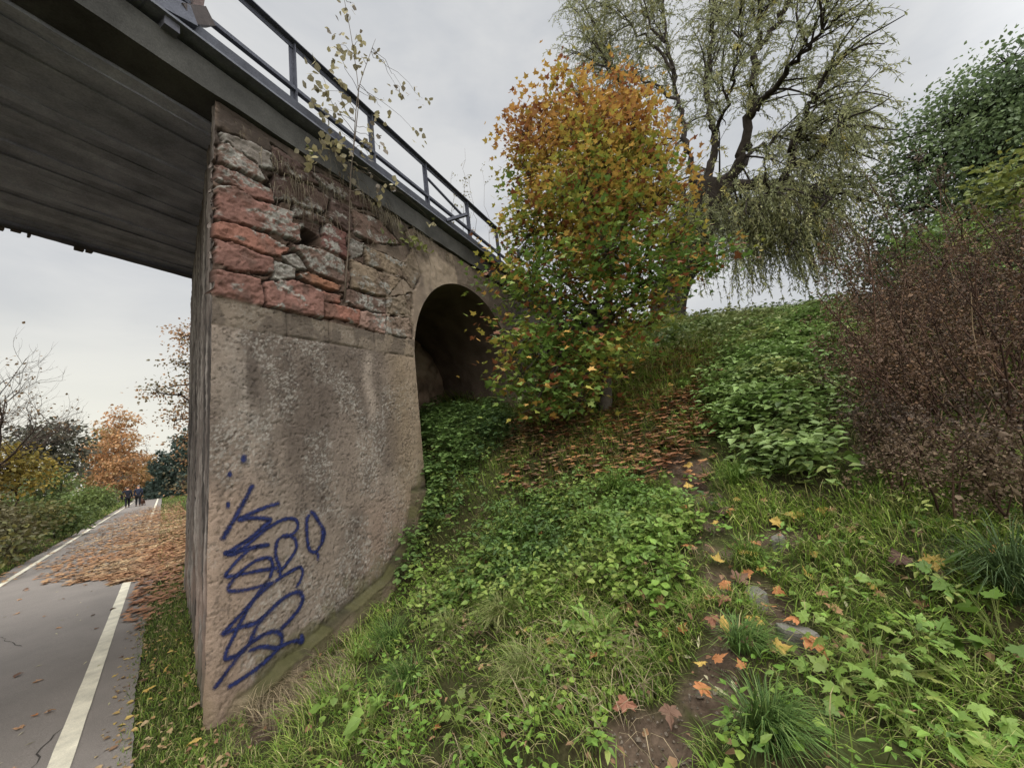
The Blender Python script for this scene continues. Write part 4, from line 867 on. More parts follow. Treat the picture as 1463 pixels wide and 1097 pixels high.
# verges beside the path
def verge(x0, x1, y0, y1, n, l):
    x = rng.uniform(x0, x1, n); y = y0+(y1-y0)*rng.uniform(0, 1, n)**2.2; k = ~under_wall(x, y); x, y = x[k], y[k]; n = len(x); d = np.hypot(x, y)
    blades(mb, x, y, hgt(x, y)-.005, rng.uniform(.4, 1.1, n)*l*(1+.03*d), .003*(1+.15*d), rng.uniform(0, 2*PI, n), rng.uniform(.3, 1.3, n), gcol(n, x, y, (.26, .16, .16, .30, .12))*.8)
verge(-.2, .45, 1.4, 9, 24000, .075); verge(-.08, 2.5, 8, 60, 6000, .12); verge(-4.2, -2.82, 6, 70, 16000, .13)
kind(mb.build('grass', GRASS, smooth=False), 'stuff')
# low creeping leaves between the grass
def cover(name, poly, nplants, leaves, hrange, size, cols, tmpl, up=1.0, d0=3.0, spread=.05, ext=None, stems=True, m_=None, feather=.3):
    lo = poly.min(0)-.05; hi = poly.max(0)+.05
    x, y = scatter(nplants*22, d0, lo, hi); xx, yy = x+(fbm(x*3, y*3, 0, 3, 5)-.5)*.7, y+(fbm(x*3, y*3, 7, 3, 5)-.5)*.7; ed = dseg(xx, yy, poly); k = inpoly(xx, yy, poly) & (rng.uniform(0, 1, len(x)) < .12+.88*sst(0, feather, ed)) & (rng.uniform(0, 1, len(x)) < .25+1.6*(fbm(x*2.2, y*2.2, 3, 3, 6)-.3)) & (dirt(x, y) < .30) & ~under_wall(x, y); x, y = x[k][:nplants], y[k][:nplants]
    n = len(x); z = hgt(x, y); H = rng.uniform(*hrange, n)*(.5+fbm(x*3, y*3, 0, 2, 66)); tops = np.stack([x, y, z+H], -1)+rng.normal(0, .03, (n, 3))*[1, 1, 0]
    mb = MB()
    if stems:
        j = rng.permutation(n)[:min(n, 900)]
        for a in j: mb.tube([[x[a], y[a], z[a]-.01], tops[a]], [.0022, .0014], 3, lin(84, 96, 52), cap=False)
    m = n*leaves; c = np.repeat(tops, leaves, 0); a = rng.uniform(0, 2*PI, m); sz = size*rng.uniform(.6, 1.25, m)
    off = np.stack([np.cos(a), np.sin(a), rng.normal(0, .35, m)], -1); pos = c+off*spread*rng.uniform(.2, 1, (m, 1)); pos[:, 2] = np.maximum(pos[:, 2], hgt(pos[:, 0], pos[:, 1])+.012)
    mb.leaves(pos, nrm(rdir(m)*.45+[0, 0, up]), off+rng.normal(0, .3, (m, 3)), sz, pal(cols)(pos), tmpl)
    return kind(mb.build(name, m_ or LEAF, smooth=False), 'stuff')
cover('ground_elder', ELDER, 2500, 5, (.05, .36), .085, [(100, 126, 62), (120, 144, 76), (138, 158, 94), (88, 110, 58), (150, 158, 92)], OVATE, 1.0, 6.0, .08, feather=.6)
cover('bramble_undergrowth', BRAM, 1900, 6, (.05, .42), .062, [(78, 102, 58), (96, 122, 66), (114, 138, 74), (66, 88, 52)], ROUND, .9, 5.0, .06)
cover('creeping_undergrowth', MIX, 1250, 6, (.02, .15), .045, [(96, 128, 52), (118, 146, 62), (134, 152, 72), (88, 114, 50)], ROUND, .9, 3.5, .05)
ALLP = np.array([(.5, -1.5), (9, -1.5), (9, 5), (2.5, 5), (.5, 2.8)])
cover('low_weeds', ALLP, 2000, 5, (.02, .09), .030, [(98, 132, 52), (118, 148, 60), (134, 152, 66), (86, 114, 48)], ROUND, 1.0, 2.6, .035, stems=False)
cover('tall_weeds', ALLP, 520, 7, (.05, .20), .042, [(104, 138, 56), (124, 152, 66), (92, 122, 52), (146, 154, 80)], ovate_tmpl(.22, .06, .15), .7, 3.2, .05)
cover('nettles', hitpoly((600, 720), (740, 690), (900, 700), (1010, 760), (1000, 850), (800, 870), (620, 860)), 260, 11, (.10, .34), .05, [(86, 112, 52), (104, 130, 60), (72, 96, 48)], ovate_tmpl(.2, .06, .2), .5, 4.5, .05)
cover('tangled_weeds', hitpoly((600, 640), (700, 690), (900, 690), (1010, 720), (1000, 860), (780, 900), (560, 940), (590, 760)), 560, 7, (.06, .26), .05, [(100, 130, 56), (120, 146, 66), (136, 148, 74), (90, 116, 52)], OVATE, .8, 4.5, .06)
CRST = hitpoly((900, 470), (1060, 455), (1260, 436), (1240, 480), (1080, 500), (960, 520))
cover('crest_herbs', CRST, 700, 5, (.1, .4), .11, [(96, 112, 66), (112, 126, 74), (128, 132, 86)], OVATE, .8, 14.0, .1)
# long straw coloured grass on the crest, and dead stalks lower down
x, y = scatter(60000, 12, (5, -2), (16, 9)); k = (np.hypot(x, y) > 6.8) & (rng.uniform(0, 1, len(x)) > .6*inpoly(x, y, ELDER)); x, y = x[k], y[k]; n = len(x); mb = MB(); tn = tnormal(x, y); down = np.arctan2(tn[:, 1], tn[:, 0])
blades(mb, x, y, hgt(x, y)-.02, rng.uniform(.14, .42, n), rng.uniform(.006, .013, n), down+rng.normal(0, .9, n), rng.uniform(.4, 1.3, n), gcol(n, x, y, (.26, .28, .22, .14, .10)), tn)
kind(mb.build('long_grass', GRASS, smooth=False), 'stuff')
mb = MB()
for poly, n in ((MIX, 900), (hitpoly((1230, 470), (1330, 470), (1330, 620), (1240, 600)), 500), (BRAM, 250), (hitpoly((320, 1000), (480, 900), (520, 980), (400, 1060)), 700), (hitpoly((1235, 500), (1463, 450), (1463, 790), (1300, 760)), 500), (LIT, 350), (hitpoly((500, 1090), (650, 900), (950, 880), (940, 1090)), 500)):
    lo, hi = poly.min(0), poly.max(0); x = rng.uniform(lo[0], hi[0], n*4); y = rng.uniform(lo[1], hi[1], n*4); k = inpoly(x, y, poly) & (fbm(x*4, y*4, 0, 2, 99) > .46) & ~under_wall(x, y); x, y = x[k][:n], y[k][:n]; n = len(x); tn = tnormal(x, y)
    blades(mb, x, y, hgt(x, y), rng.uniform(.08, .26, n), rng.uniform(.003, .006, n), np.arctan2(tn[:, 1], tn[:, 0])+rng.normal(0, .8, n), rng.uniform(.6, 1.3, n), np.tile(lin(150, 134, 106), (n, 1))*rng.uniform(.45, 1.2, (n, 1)), tn)
kind(mb.build('dead_stalks', GRASS, smooth=False), 'stuff')

# grass tufts one can tell apart
def tuft(px, py, L, n, cols, label, droop=1.0, wd=.0042, rad=.06):
    b = hit(px, py); t = thing('grass_tuft', b, label, 'grass tuft', 'grass tufts on the slope'); r = rad*np.sqrt(rng.uniform(0, 1, n)); a = rng.uniform(0, 2*PI, n); x = b[0]+r*np.cos(a); y = b[1]+r*np.sin(a)
    tn = tnormal(b[0:1], b[1:2])[0]; dn = math.atan2(tn[1], tn[0]); az = np.where(rng.uniform(0, 1, n) < .6, dn+rng.normal(0, .75, n), a); C = np.array([lin(*c) for c in cols]); mb = MB()
    blades(mb, x, y, hgt(x, y)-.01, L*rng.uniform(.45, 1.1, n), np.full(n, wd)*rng.uniform(.7, 1.3, n), az, droop*rng.uniform(.35, 1.25, n), C[rng.integers(0, len(C), n)]*rng.uniform(.75, 1.2, (n, 1))); mb.build('blades', GRASS, t, smooth=False)
G1 = [(96, 122, 48), (80, 108, 44), (118, 138, 66)]; G2 = [(132, 142, 84), (116, 130, 70), (150, 150, 100)]; G3 = [(86, 112, 54), (72, 98, 46), (108, 130, 68)]
for a in [(880, 705, .34, 420, G1, 'bright green upright grass tuft in the middle of the slope'), (720, 890, .30, 330, G2, 'pale arching grass tuft above the leafy rosette'), (755, 975, .28, 300, G2, 'pale grass tuft drooping below the leafy rosette'), (560, 925, .34, 380, G3, 'dark green tuft of long blades at the foot of the pier'), (585, 985, .30, 280, G3, 'dark green tuft just below the long one by the pier'), (1055, 690, .30, 360, G1, 'grass tuft bending over the upper bend of the trail'), (1100, 1060, .26, 460, G3, 'large dark grass tuft on the bottom edge beside the trail'), (1455, 850, .40, 380, [(78, 96, 58), (90, 108, 68), (66, 84, 50)], 'dark bluish grass tuft at the right edge under the brown bushes'), (1065, 925, .20, 300, G3, 'short tuft between the two arms of the trail'), (470, 915, .26, 260, [(140, 134, 92), (118, 120, 74), (90, 98, 56)], 'straw coloured tuft hanging over the pier footing'), (640, 905, .26, 240, G2, 'loose pale tuft left of the arching one'), (1070, 800, .17, 240, G1, 'fresh short tuft right of the middle of the trail'), (980, 560, .36, 280, G1, 'tuft on the upper slope right of the maple'), (1020, 575, .34, 240, G2, 'pale tuft on the upper slope next to the ground elder')]: tuft(*a)

# single leafy plants
def plant(px, py, label, nl, H, size, cols, tmpl, spread, name='leafy_plant', cat='plant', rosette=False, up=.9):
    b = hit(px, py); t = thing(name, b, label, cat); mb = MB(); st = MB(); tops = []
    for i in range(nl):
        a = i*2.4+rng.normal(0, .3); r = spread*math.sqrt((i+.6)/nl); h = H*(1-.6*(r/spread)**2)*rng.uniform(.7, 1.1) if not rosette else .02+.05*rng.uniform()
        p = np.array([b[0]+r*math.cos(a), b[1]+r*math.sin(a), 0]); p[2] = gz(p[0], p[1])+h
        q = b+[0, 0, H*.25 if not rosette else .0]; st.tube([b-[0, 0, .02], q*.6+p*.4+[0, 0, .01], p], [.003, .002, .0015], 4, lin(104, 112, 62), cap=False); tops.append((p if not rosette else b+(p-b)*.15, a))
    P = np.array([p for p, _ in tops]); a = np.array([q for _, q in tops]); m = len(P); fw = np.stack([np.cos(a), np.sin(a), np.full(m, .05 if not rosette else .25)], -1)+rng.normal(0, .2, (m, 3))
    mb.leaves(P, nrm(rdir(m)*.6+[0, 0, up]), fw, size*rng.uniform(.65, 1.2, m), pal(cols)(P), tmpl); st.build('stem', TWIG, t); mb.build('leaves', LEAF, t, smooth=False)
YG = [(108, 134, 58), (124, 148, 66), (96, 122, 52)]; LG = [(116, 144, 66), (132, 156, 76), (104, 132, 58)]; YM = [(126, 144, 70), (106, 132, 58), (144, 148, 78), (92, 120, 54)]
LONG = ovate_tmpl(.16, .05, .15)
for a in [(862, 905, 'light green crinkled rosette plant in the middle foreground', 34, .1, .20, LG, LONG, .16, 'rosette_plant', 'plant', True), (612, 842, 'bright green leafed seedling against the bramble', 15, .22, .085, YG, OVATE, .11), (480, 1025, 'broad leafed plant near the bare soil by the pier', 14, .15, .065, YG, ROUND, .10), (530, 1062, 'tall light leafed plant right of the broad leafed one', 13, .18, .09, LG, OVATE, .07), (655, 1040, 'maple seedling on the bottom edge left of the trail', 13, .12, .06, YM, MAPLE, .11), (700, 1060, 'second maple seedling, right of the other on the bottom edge', 12, .11, .06, YM, MAPLE, .11),
          (1255, 990, 'large yellow green maple seedling in the right foreground', 40, .18, .058, YM, MAPLE_C, .26), (1310, 1040, 'pale maple seedling on the bottom edge at the right', 28, .16, .06, YM, MAPLE, .18), (1215, 1010, 'low maple seedling next to the dark grass tuft', 12, .11, .065, YM, MAPLE, .13), (1400, 1010, 'wide leafed seedling in the bottom right corner', 28, .17, .06, YG, MAPLE_C, .22), (1330, 950, 'bright green seedling above the bottom right corner', 15, .15, .065, LG, MAPLE, .14), (1440, 945, 'green seedling at the right edge of the frame', 18, .2, .07, YG, MAPLE, .16), (1195, 690, 'pale leafed sapling standing out below the ground elder', 14, .26, .11, LG, OVATE, .16), (1150, 860, 'low round leafed plant right of the flat stone', 14, .07, .055, YG, ROUND, .12), (1205, 840, 'green spreading weed on the grassy bank at the right', 12, .06, .06, LG, ROUND, .12), (1390, 715, 'green sprig growing among the withered stems', 9, .32, .10, [(104, 124, 64), (120, 138, 72)], OVATE, .14), (1370, 860, 'small maple seedling below the withered bushes', 9, .14, .08, YG, MAPLE, .1), (960, 800, 'toothed leafed weed left of the trail', 16, .08, .11, YG, LONG, .12, 'rosette_plant', 'plant', True), (1005, 720, 'dark round leafed clump beside the upper trail', 16, .08, .06, [(66, 88, 52), (80, 100, 58)], ROUND, .13), (1100, 640, 'dark leafed sprig at the lower edge of the ground elder', 12, .14, .08, [(78, 100, 54), (92, 112, 60)], OVATE, .13), (745, 790, 'rounded green clump in the middle of the creeping undergrowth', 18, .12, .06, [(104, 128, 56), (120, 142, 64)], ROUND, .15)]: plant(*a)

# crumbs and small stones on the bare soil
mb = MB(); x, y = scatter(60000, 2.5, (.2, -.6), (5, 5)); k = (dirt(x, y) > .38); x, y = x[k][:1500], y[k][:1500]
for a_, b_ in zip(x, y):
    r_ = rng.uniform(.002, .008)*(1+(rng.uniform() < .05)*1.6); v_ = np.array([(1, 0, 0), (-1, 0, 0), (0, 1, 0), (0, -1, 0), (0, 0, 1), (0, 0, -1)])*r_*rng.uniform(.6, 1.3, (6, 1)); mb.add(v_+[a_, b_, gz(a_, b_)-.02], [(0, 2, 4), (2, 1, 4), (1, 3, 4), (3, 0, 4), (2, 0, 5), (1, 2, 5), (3, 1, 5), (0, 3, 5)], lin(112, 102, 90)*rng.uniform(.5, 1.3))
kind(mb.build('soil_crumbs', SOIL, smooth=False), 'stuff')
# flat stones of the trail
def stone(px, py, L, Wd, label):
    b = hit(px, py); k = 10; a = np.arange(k)/k*2*PI; r = 1+rng.normal(0, .12, k); mb = MB(); V = []
    for z, f in ((-.05, 1.0), (.012, 1.0), (.026, .9), (.030, .6)): V += [[b[0]+L*f*r[i]*math.cos(a[i]), b[1]+Wd*f*r[i]*math.sin(a[i]), b[2]+z+rng.normal(0, .003)] for i in range(k)]
    V = np.array(V+[[b[0], b[1], b[2]+.03]]); q = [(l*k+i, l*k+(i+1) % k, (l+1)*k+(i+1) % k, (l+1)*k+i) for l in range(3) for i in range(k)]
    mb.quads_tris(V, q, [(3*k+i, 3*k+(i+1) % k, 4*k) for i in range(k)], lin(112, 108, 100)); tag(mb.build('flat_stone', STONE, smooth=False), label, 'stone', 'flat stones in the trail')
stone(1080, 856, .08, .05, 'flat grey stone forming a step in the middle of the trail'); stone(1138, 912, .04, .08, 'grey stone on the right arm of the trail'); stone(1112, 773, .09, .03, 'long grey stone beside the yellow leaf')

# ------------------------------------------------------------------ fallen leaves
LC = {'orange': (172, 116, 74), 'russet': (136, 94, 74), 'brown': (112, 86, 70), 'yellow': (182, 152, 82), 'pale brown': (170, 132, 98), 'dark brown': (86, 64, 56)}
LMESH = {}
def leaf_mesh(col, v, pale=False):
    key = (col, v)
    if key not in LMESH:
        tv, tf = maple_tmpl(rng.uniform(.8, 1.05), rng.uniform(-.1, .7)) if col != 'willow' else LANCE
        tv = tv.copy(); tv[:, 2] += rng.normal(0, .035, len(tv))+.25*tv[:, 0]*rng.normal(0, .8)+.2*(tv[:, 1]-.4)**2*rng.normal(0, 1.2); tv[:, 1] -= .35; tv[:, 2] -= tv[:, 2].min()
        mb = MB(); c = lin(*(LC[col] if col in LC else (182, 174, 140))); mb.add(tv, tf, c*rng.uniform(.8, 1.15, (len(tv), 1)))
        o = mb.build('fallen_leaf', LITTER, smooth=False, link=False); LMESH[key] = o.data
    return LMESH[key]
from mathutils import Vector
def drop_leaf(x, y, col, size, label, group, v=None, lift=.012):
    size = size*.78
    o = bpy.data.objects.new('fallen_leaf', leaf_mesh(col, rng.integers(0, 4) if v is None else v)); COL.objects.link(o); z = gz(x, y)
    tn = tnormal(np.array([x]), np.array([y]))[0] if x > 0 else np.array([0, 0, 1.]); tn = nrm(tn+rng.normal(0, .16, 3))
    zx = Vector(tn); rot = zx.to_track_quat('Z', 'Y').to_matrix()@Matrix.Rotation(rng.uniform(0, 2*PI), 3, 'Z')
    o.matrix_world = Matrix.Translation((x, y, z+lift))@rot.to_4x4()@Matrix.Diagonal((size, size, size, 1)); return tag(o, label, 'leaf', group)
SLG = 'fallen leaves on the slope'
for px, py, c, s, lb in [(1168, 942, 'orange', .13, 'large orange yellow maple leaf right of the trail, brightest in the foreground'), (1132, 746, 'yellow', .12, 'yellow maple leaf beside the long grey stone'), (1112, 757, 'yellow', .11, 'pale yellow leaf just below the bright yellow one'), (1187, 495, 'orange', .2, 'orange leaf lying on top of the ground elder'), (1292, 815, 'dark brown', .14, 'dark purple brown leaf under the withered bushes'), (1336, 818, 'yellow', .13, 'yellow green leaf right of the dark purple one'), (896, 1030, 'russet', .12, 'curled russet leaf above the bottom patch of bare dirt'), (1022, 905, 'russet', .12, 'russet leaf on the left edge of the trail'), (1032, 958, 'orange', .09, 'orange leaf in the middle of the bare trail'), (1062, 968, 'orange', .06, 'small orange leaf right of the bare trail'), (1060, 835, 'brown', .14, 'brown leaf above the flat grey stone'), (1040, 850, 'orange', .11, 'orange brown leaf left of the flat grey stone'), (1035, 868, 'russet', .11, 'russet leaf below and left of the flat grey stone'), (1035, 738, 'dark brown', .13, 'dark curled leaf at the upper bend of the trail'), (985, 702, 'yellow', .12, 'golden leaf on the upper bend of the trail'), (945, 870, 'pale brown', .13, 'pale brown leaf left of the trail, hanging down the bank'), (790, 925, 'orange', .10, 'orange red leaf beside the leafy rosette'), (735, 742, 'orange', .11, 'orange leaf in the bramble left of the bright tuft'), (655, 848, 'orange', .09, 'orange leaf right of the bright green seedling'), (1195, 886, 'pale brown', .10, 'pale brown leaf above the large orange one'), (1425, 805, 'orange', .08, 'orange leaf on the right under the withered stems')]:
    p = hit(px, py); drop_leaf(p[0], p[1], c, s, lb, SLG, lift=.035)
ZONES = [('lying under the maple', LIT, 60, ('brown', 'russet', 'orange', 'pale brown'), .13), ('lying on the upper trail below the crest', LIT2, 40, ('orange', 'russet', 'yellow', 'pale brown'), .13), ('caught in the creeping undergrowth', MIX, 56, ('russet', 'orange', 'brown', 'pale brown'), .10), ('lying in the bramble by the arch', BRAM, 14, ('russet', 'brown'), .09), ('lying in the grass of the lower slope', hitpoly((480, 1090), (600, 900), (900, 880), (1000, 900), (900, 1090)), 22, ('orange', 'brown', 'pale brown', 'yellow'), .075), ('lying along the worn trail', hitpoly((1000, 700), (1060, 700), (1120, 850), (1150, 930), (1060, 1000), (960, 1090), (960, 960), (1020, 850)), 26, ('russet', 'orange', 'brown', 'yellow'), .09), ('lying on the grassy bank right of the trail', hitpoly((1080, 720), (1250, 740), (1400, 840), (1380, 920), (1150, 960), (1100, 820)), 22, ('russet', 'yellow', 'pale brown', 'brown'), .08)]
for where, poly, n, cols, s in ZONES:
    lo, hi = poly.min(0), poly.max(0); x = rng.uniform(lo[0], hi[0], 4000); y = rng.uniform(lo[1], hi[1], 4000); k = inpoly(x, y, poly) & ~under_wall(x, y); x, y = x[k], y[k]; kk = rng.uniform(0, 1, len(x)) < 1/(1+(np.hypot(x, y)/4)**2)*1.6; x, y = x[kk], y[kk]
    for a, b_ in zip(x[:n], y[:n]):
        c = cols[rng.integers(0, len(cols))]; drop_leaf(a, b_, c, s*rng.uniform(.7, 1.2), ('an ' if 0 else '')+c+' fallen leaf '+where, SLG, lift=.03)
# narrow willow leaves on the trail and the path, maple leaves on the asphalt
for px, py in [(1000, 985), (985, 950), (1010, 975), (1030, 1000), (1050, 990), (1060, 1030), (1090, 1005), (1150, 960), (1210, 870), (1300, 855), (1330, 900), (970, 905), (955, 960), (1130, 1060), (1240, 860), (1000, 930)]:
    p = hit(px, py); drop_leaf(p[0], p[1], 'willow', rng.uniform(.06, .085), 'narrow pale willow leaf lying by the trail', 'willow leaves on the slope', lift=.02)
n = 0
while n < 90:
    y = rng.uniform(3.2, 13); x = rng.uniform(-2.6, -.1)
    if rng.uniform() > .35+.65*sst(-2, -.3, x)*.6: continue
    c = ('willow', 'pale brown', 'brown', 'willow')[rng.integers(0, 4)]; o = drop_leaf(x, y, c, rng.uniform(.05, .08) if c == 'willow' else rng.uniform(.05, .10), ('narrow pale willow leaf' if c == 'willow' else c+' fallen leaf')+' lying on the grey asphalt of the path', 'leaves scattered over the path', lift=0.0); o.location.z = float(.012+.03*math.cos(((x+1.46)/2.66)*PI))+.004; n += 1
for px, py, c, s, lb in [(55, 968, 'pale brown', .11, 'tan maple leaf alone on the near asphalt, at the left edge'), (212, 983, 'yellow', .10, 'yellow leaf on the grass verge beside the pier'), (278, 1052, 'yellow', .10, 'yellow leaf at the foot of the pier corner'), (238, 958, 'yellow', .07, 'small yellow leaf higher on the grass verge'), (50, 1017, 'orange', .06, 'small orange leaf on the near asphalt')]:
    r_ = ray(px, py); t_ = (.06-1.7)/r_[2]; p = EYE+r_*t_; drop_leaf(p[0], p[1], c, s, lb, 'leaves scattered over the path', lift=.05)
x = rng.uniform(-.3, .3, 700); y = 2.5+6*rng.uniform(0, 1, 700)**1.2; k = ~under_wall(x, y); x, y = x[k], y[k]; n = len(x); mb = MB(); pos = np.stack([x, y, np.where(x < -.13, .02, hgt(x, y)+rng.uniform(.01, .05, n))], -1); mb.leaves(pos, nrm(rdir(n)*.35+[0, 0, 1]), rdir(n), rng.uniform(.015, .055, n), pal([(150, 124, 90), (176, 158, 120), (120, 92, 70), (190, 164, 96)])(pos), OVATE); kind(mb.build('verge_scraps', LITTER, smooth=False), 'stuff')
mb = MB()
for x0, y0, dx_, n_ in ((-2.1, 4.5, .05, 40), (-1.2, 7.5, -.09, 34), (-.75, 3.4, .02, 30)):
    ys = y0+np.arange(n_)*.07; xs_ = x0+dx_*np.arange(n_)*.3+np.cumsum(rng.normal(0, .018, n_)); zs = .012+.03*np.cos(np.clip((xs_+1.46)/2.66, -.5, .5)*PI)+.0015; w_ = .004*rng.uniform(.3, 1.3, n_); i = np.arange(n_-1)
    mb.add(np.concatenate([np.column_stack([xs_-w_, ys, zs]), np.column_stack([xs_+w_, ys, zs])]), np.stack([i, n_+i, n_+1+i, i+1], -1), lin(58, 54, 50))
kind(mb.build('path_cracks', ASPH), 'structure')
# crumbled leaf bits everywhere on the slope
x, y = scatter(70000, 3.0, (.1, -1.5), (12, 8)); k = rng.uniform(0, 1, len(x)) < .2+.4*inpoly(x, y, LIT); x, y = x[k], y[k]; n = len(x); mb = MB(); pos = np.stack([x, y, hgt(x, y)+rng.uniform(.005, .07, n)], -1); mb.leaves(pos, nrm(rdir(n)*.6+[0, 0, 1]), rdir(n), rng.uniform(.012, .05, n), pal([(124, 92, 68), (150, 118, 88), (98, 76, 60), (168, 140, 104)])(pos), OVATE); kind(mb.build('leaf_crumbs', LITTER, smooth=False), 'stuff')
# leaf carpet over the path and its right verge
def carpet(name, n, f, size, cols, lift=.01):
    x, y, z = f(n); m = len(x); mb = MB(); pos = np.stack([x, y, z+lift+.02*rng.uniform(0, 1, m)], -1); mb.leaves(pos, nrm(rdir(m)*.22+[0, 0, 1]), rdir(m), size*rng.uniform(.6, 1.2, m), pal(cols)(pos), SMAPLE); return kind(mb.build(name, LITTER, smooth=False), 'stuff')
CC = [(158, 118, 84), (136, 100, 72), (172, 136, 98), (114, 88, 68), (184, 156, 118)]
def f1(n):
    y = 10.2+34*rng.uniform(0, 1, n)**1.9; x = .9-3.6*rng.uniform(0, 1, n)**1.35; left = np.interp(y, [10, 11.5, 13, 15, 20, 30, 45], [-.4, -1.2, -1.9, -2.2, -2.3, -2.1, -1.2])+(fbm(y*1.3, x*2, 0, 3, 3)-.5)*1.2
    k = (x > left) & (rng.uniform(0, 1, n) < np.interp(x, [-2.4, -1.2, -.3, .3], [.2, .5, .95, 1])*sst(46, 26, y)*1.2) & ~((x > .2) & (y < 7.6)); x, y = x[k], y[k]
    z = np.where(x < -.13, .012+.03*np.cos(np.clip((x+1.46)/2.66, -.5, .5)*PI), hgt(x, y)+.03*sst(-.13, .3, x)); return x, y, z
carpet('leaf_carpet', 30000, f1, .105, CC)
def f2(n):
    y = 6.6+8*rng.uniform(0, 1, n)**1.2; x = rng.uniform(-.35, .26, n); k = rng.uniform(0, 1, n) < sst(6.6, 8.4, y); x, y = x[k], y[k]; return x, y, np.where(x < -.13, .02, hgt(x, y)+.03)
carpet('leaf_drift', 1300, f2, .10, [(142, 100, 74), (160, 116, 82), (122, 88, 70), (172, 128, 88)])
def f3(n):
    y = 5+50*rng.uniform(0, 1, n)**2; x = rng.uniform(-3.4, -2.3, n); return x, y, hgt(x, y)+.03
carpet('verge_leaf_litter', 900, f3, .09, [(180, 140, 96), (156, 116, 84), (196, 170, 120)])
def f4(n):
    lo, hi = LIT.min(0), LIT.max(0); x = rng.uniform(lo[0]-.2, hi[0]+.3, n); y = rng.uniform(lo[1]-.2, hi[1]+.2, n); k = inpoly(x, y, LIT) | (inpoly(x, y, LIT2) & (rng.uniform(0, 1, n) < .5)); k &= ~under_wall(x, y); x, y = x[k], y[k]; return x, y, hgt(x, y)+.09*rng.uniform(.2, 1, len(x))
carpet('maple_leaf_litter', 9000, f4, .095, [(156, 110, 76), (128, 92, 70), (180, 130, 82), (106, 80, 64), (172, 142, 104)])

# ------------------------------------------------------------------ plants growing on the bridge
def wp(px, py, q): s, z = on_face(px, py, q); return W(s, q, z)
b = wp(492, 432, .0); t = thing('birch_sapling', b, 'thin sapling with pale yellow leaves rooted in the masonry joint, rising past the railing', 'sapling')
st = MB(); lv = MB(); bc = lin(92, 82, 72)
main = curve_pts([wp(492, 434, -.03), wp(494, 400, .10), wp(499, 330, .14), wp(501, 250, .22), wp(509, 180, .24), wp(512, 130, .22), wp(503, 60, .2), wp(492, 0, .18)], 8); st.tube(main, np.linspace(.009, .003, len(main)), 6, bc)
def z7(x, y): return 420+x/3.047, y/3.047
second = curve_pts([main[28], wp(*z7(280, 400), .25), wp(*z7(330, 240), .2), wp(*z7(355, 170), .2)], 6); st.tube(second, np.linspace(.006, .002, len(second)), 4, bc)
stem_all = np.concatenate([main, second])
for zx_, zy_, nl, sp_ in [(225, 55, 6, .05), (260, 15, 4, .04), (190, 190, 8, .06), (255, 240, 9, .06), (205, 255, 6, .05), (295, 245, 6, .05), (280, 175, 4, .04), (110, 370, 6, .05), (95, 300, 4, .04), (190, 350, 5, .05), (190, 440, 8, .06), (130, 470, 6, .06), (140, 520, 8, .06), (180, 590, 8, .06), (110, 610, 7, .06), (160, 650, 7, .05), (65, 685, 6, .05), (60, 720, 3, .03), (380, 470, 8, .06), (345, 440, 4, .04), (350, 570, 6, .05), (310, 630, 5, .05), (450, 385, 5, .04), (480, 400, 4, .04), (560, 430, 6, .05), (540, 590, 5, .05), (380, 640, 3, .03), (330, 690, 6, .05), (365, 790, 6, .05), (235, 690, 6, .05), (230, 760, 4, .04), (280, 820, 3, .03), (360, 860, 3, .03), (430, 820, 4, .04), (360, 250, 3, .03), (600, 980, 3, .03)]:
    p = wp(*z7(zx_, zy_), .22+rng.uniform(-.12, .18)); j = np.argmin(np.linalg.norm(stem_all-p, axis=1)+np.where(stem_all[:, 2] > p[2]+.05, .4, 0)); Lp, Lr = twig(stem_all[j], p, .004, .0015, 7, .05, .14); st.tube(Lp, Lr, 4, bc, cap=False)
    nl = int(nl*1.7); pos = p+rng.normal(0, sp_*1.25, (nl, 3)); lv.leaves(pos, nrm(rdir(nl)+[0, 0, .4]), rdir(nl)-[0, 0, .5], rng.uniform(.055, .09, nl), pal([(150, 142, 112), (130, 122, 100), (164, 154, 112), (112, 102, 88)])(pos), ROUND)
st.build('stem', TWIG, t); lv.build('leaves', LEAF, t, smooth=False)
for px0, py0, px1, py1, lb in [(655, 300, 664, 212, 'tall bare seedling behind the railing, left of the other seedlings'), (684, 325, 668, 250, 'leaning seedling behind the railing between two posts'), (700, 335, 688, 240, 'seedling with small leaves behind the railing next to the maple'), (640, 292, 646, 245, 'short seedling beside the railing brace')]:
    p0 = wp(px0, py0, -.25); p0[2] = 5.62; t = thing('railing_seedling', p0, lb, 'seedling', 'seedlings behind the railing'); st = MB(); lv = MB(); p1 = wp(px1, py1, -.25); Lp, Lr = twig(p0, p1, .006, .002, 10, 0, .06); st.tube(Lp, Lr, 4, bc, cap=False)
    for k in range(9):
        i = rng.integers(3, 10); e = Lp[i]+rdir(1)[0]*.16+[0, 0, .08]; st.tube([Lp[i], e], [.002, .001], 3, bc, cap=False); nl = 3; pos = e+rng.normal(0, .03, (nl, 3)); lv.leaves(pos, rdir(nl), rdir(nl), rng.uniform(.03, .05, nl), pal([(150, 140, 104), (130, 124, 92)])(pos), ROUND)
    st.build('stem', TWIG, t); lv.build('leaves', LEAF, t, smooth=False)
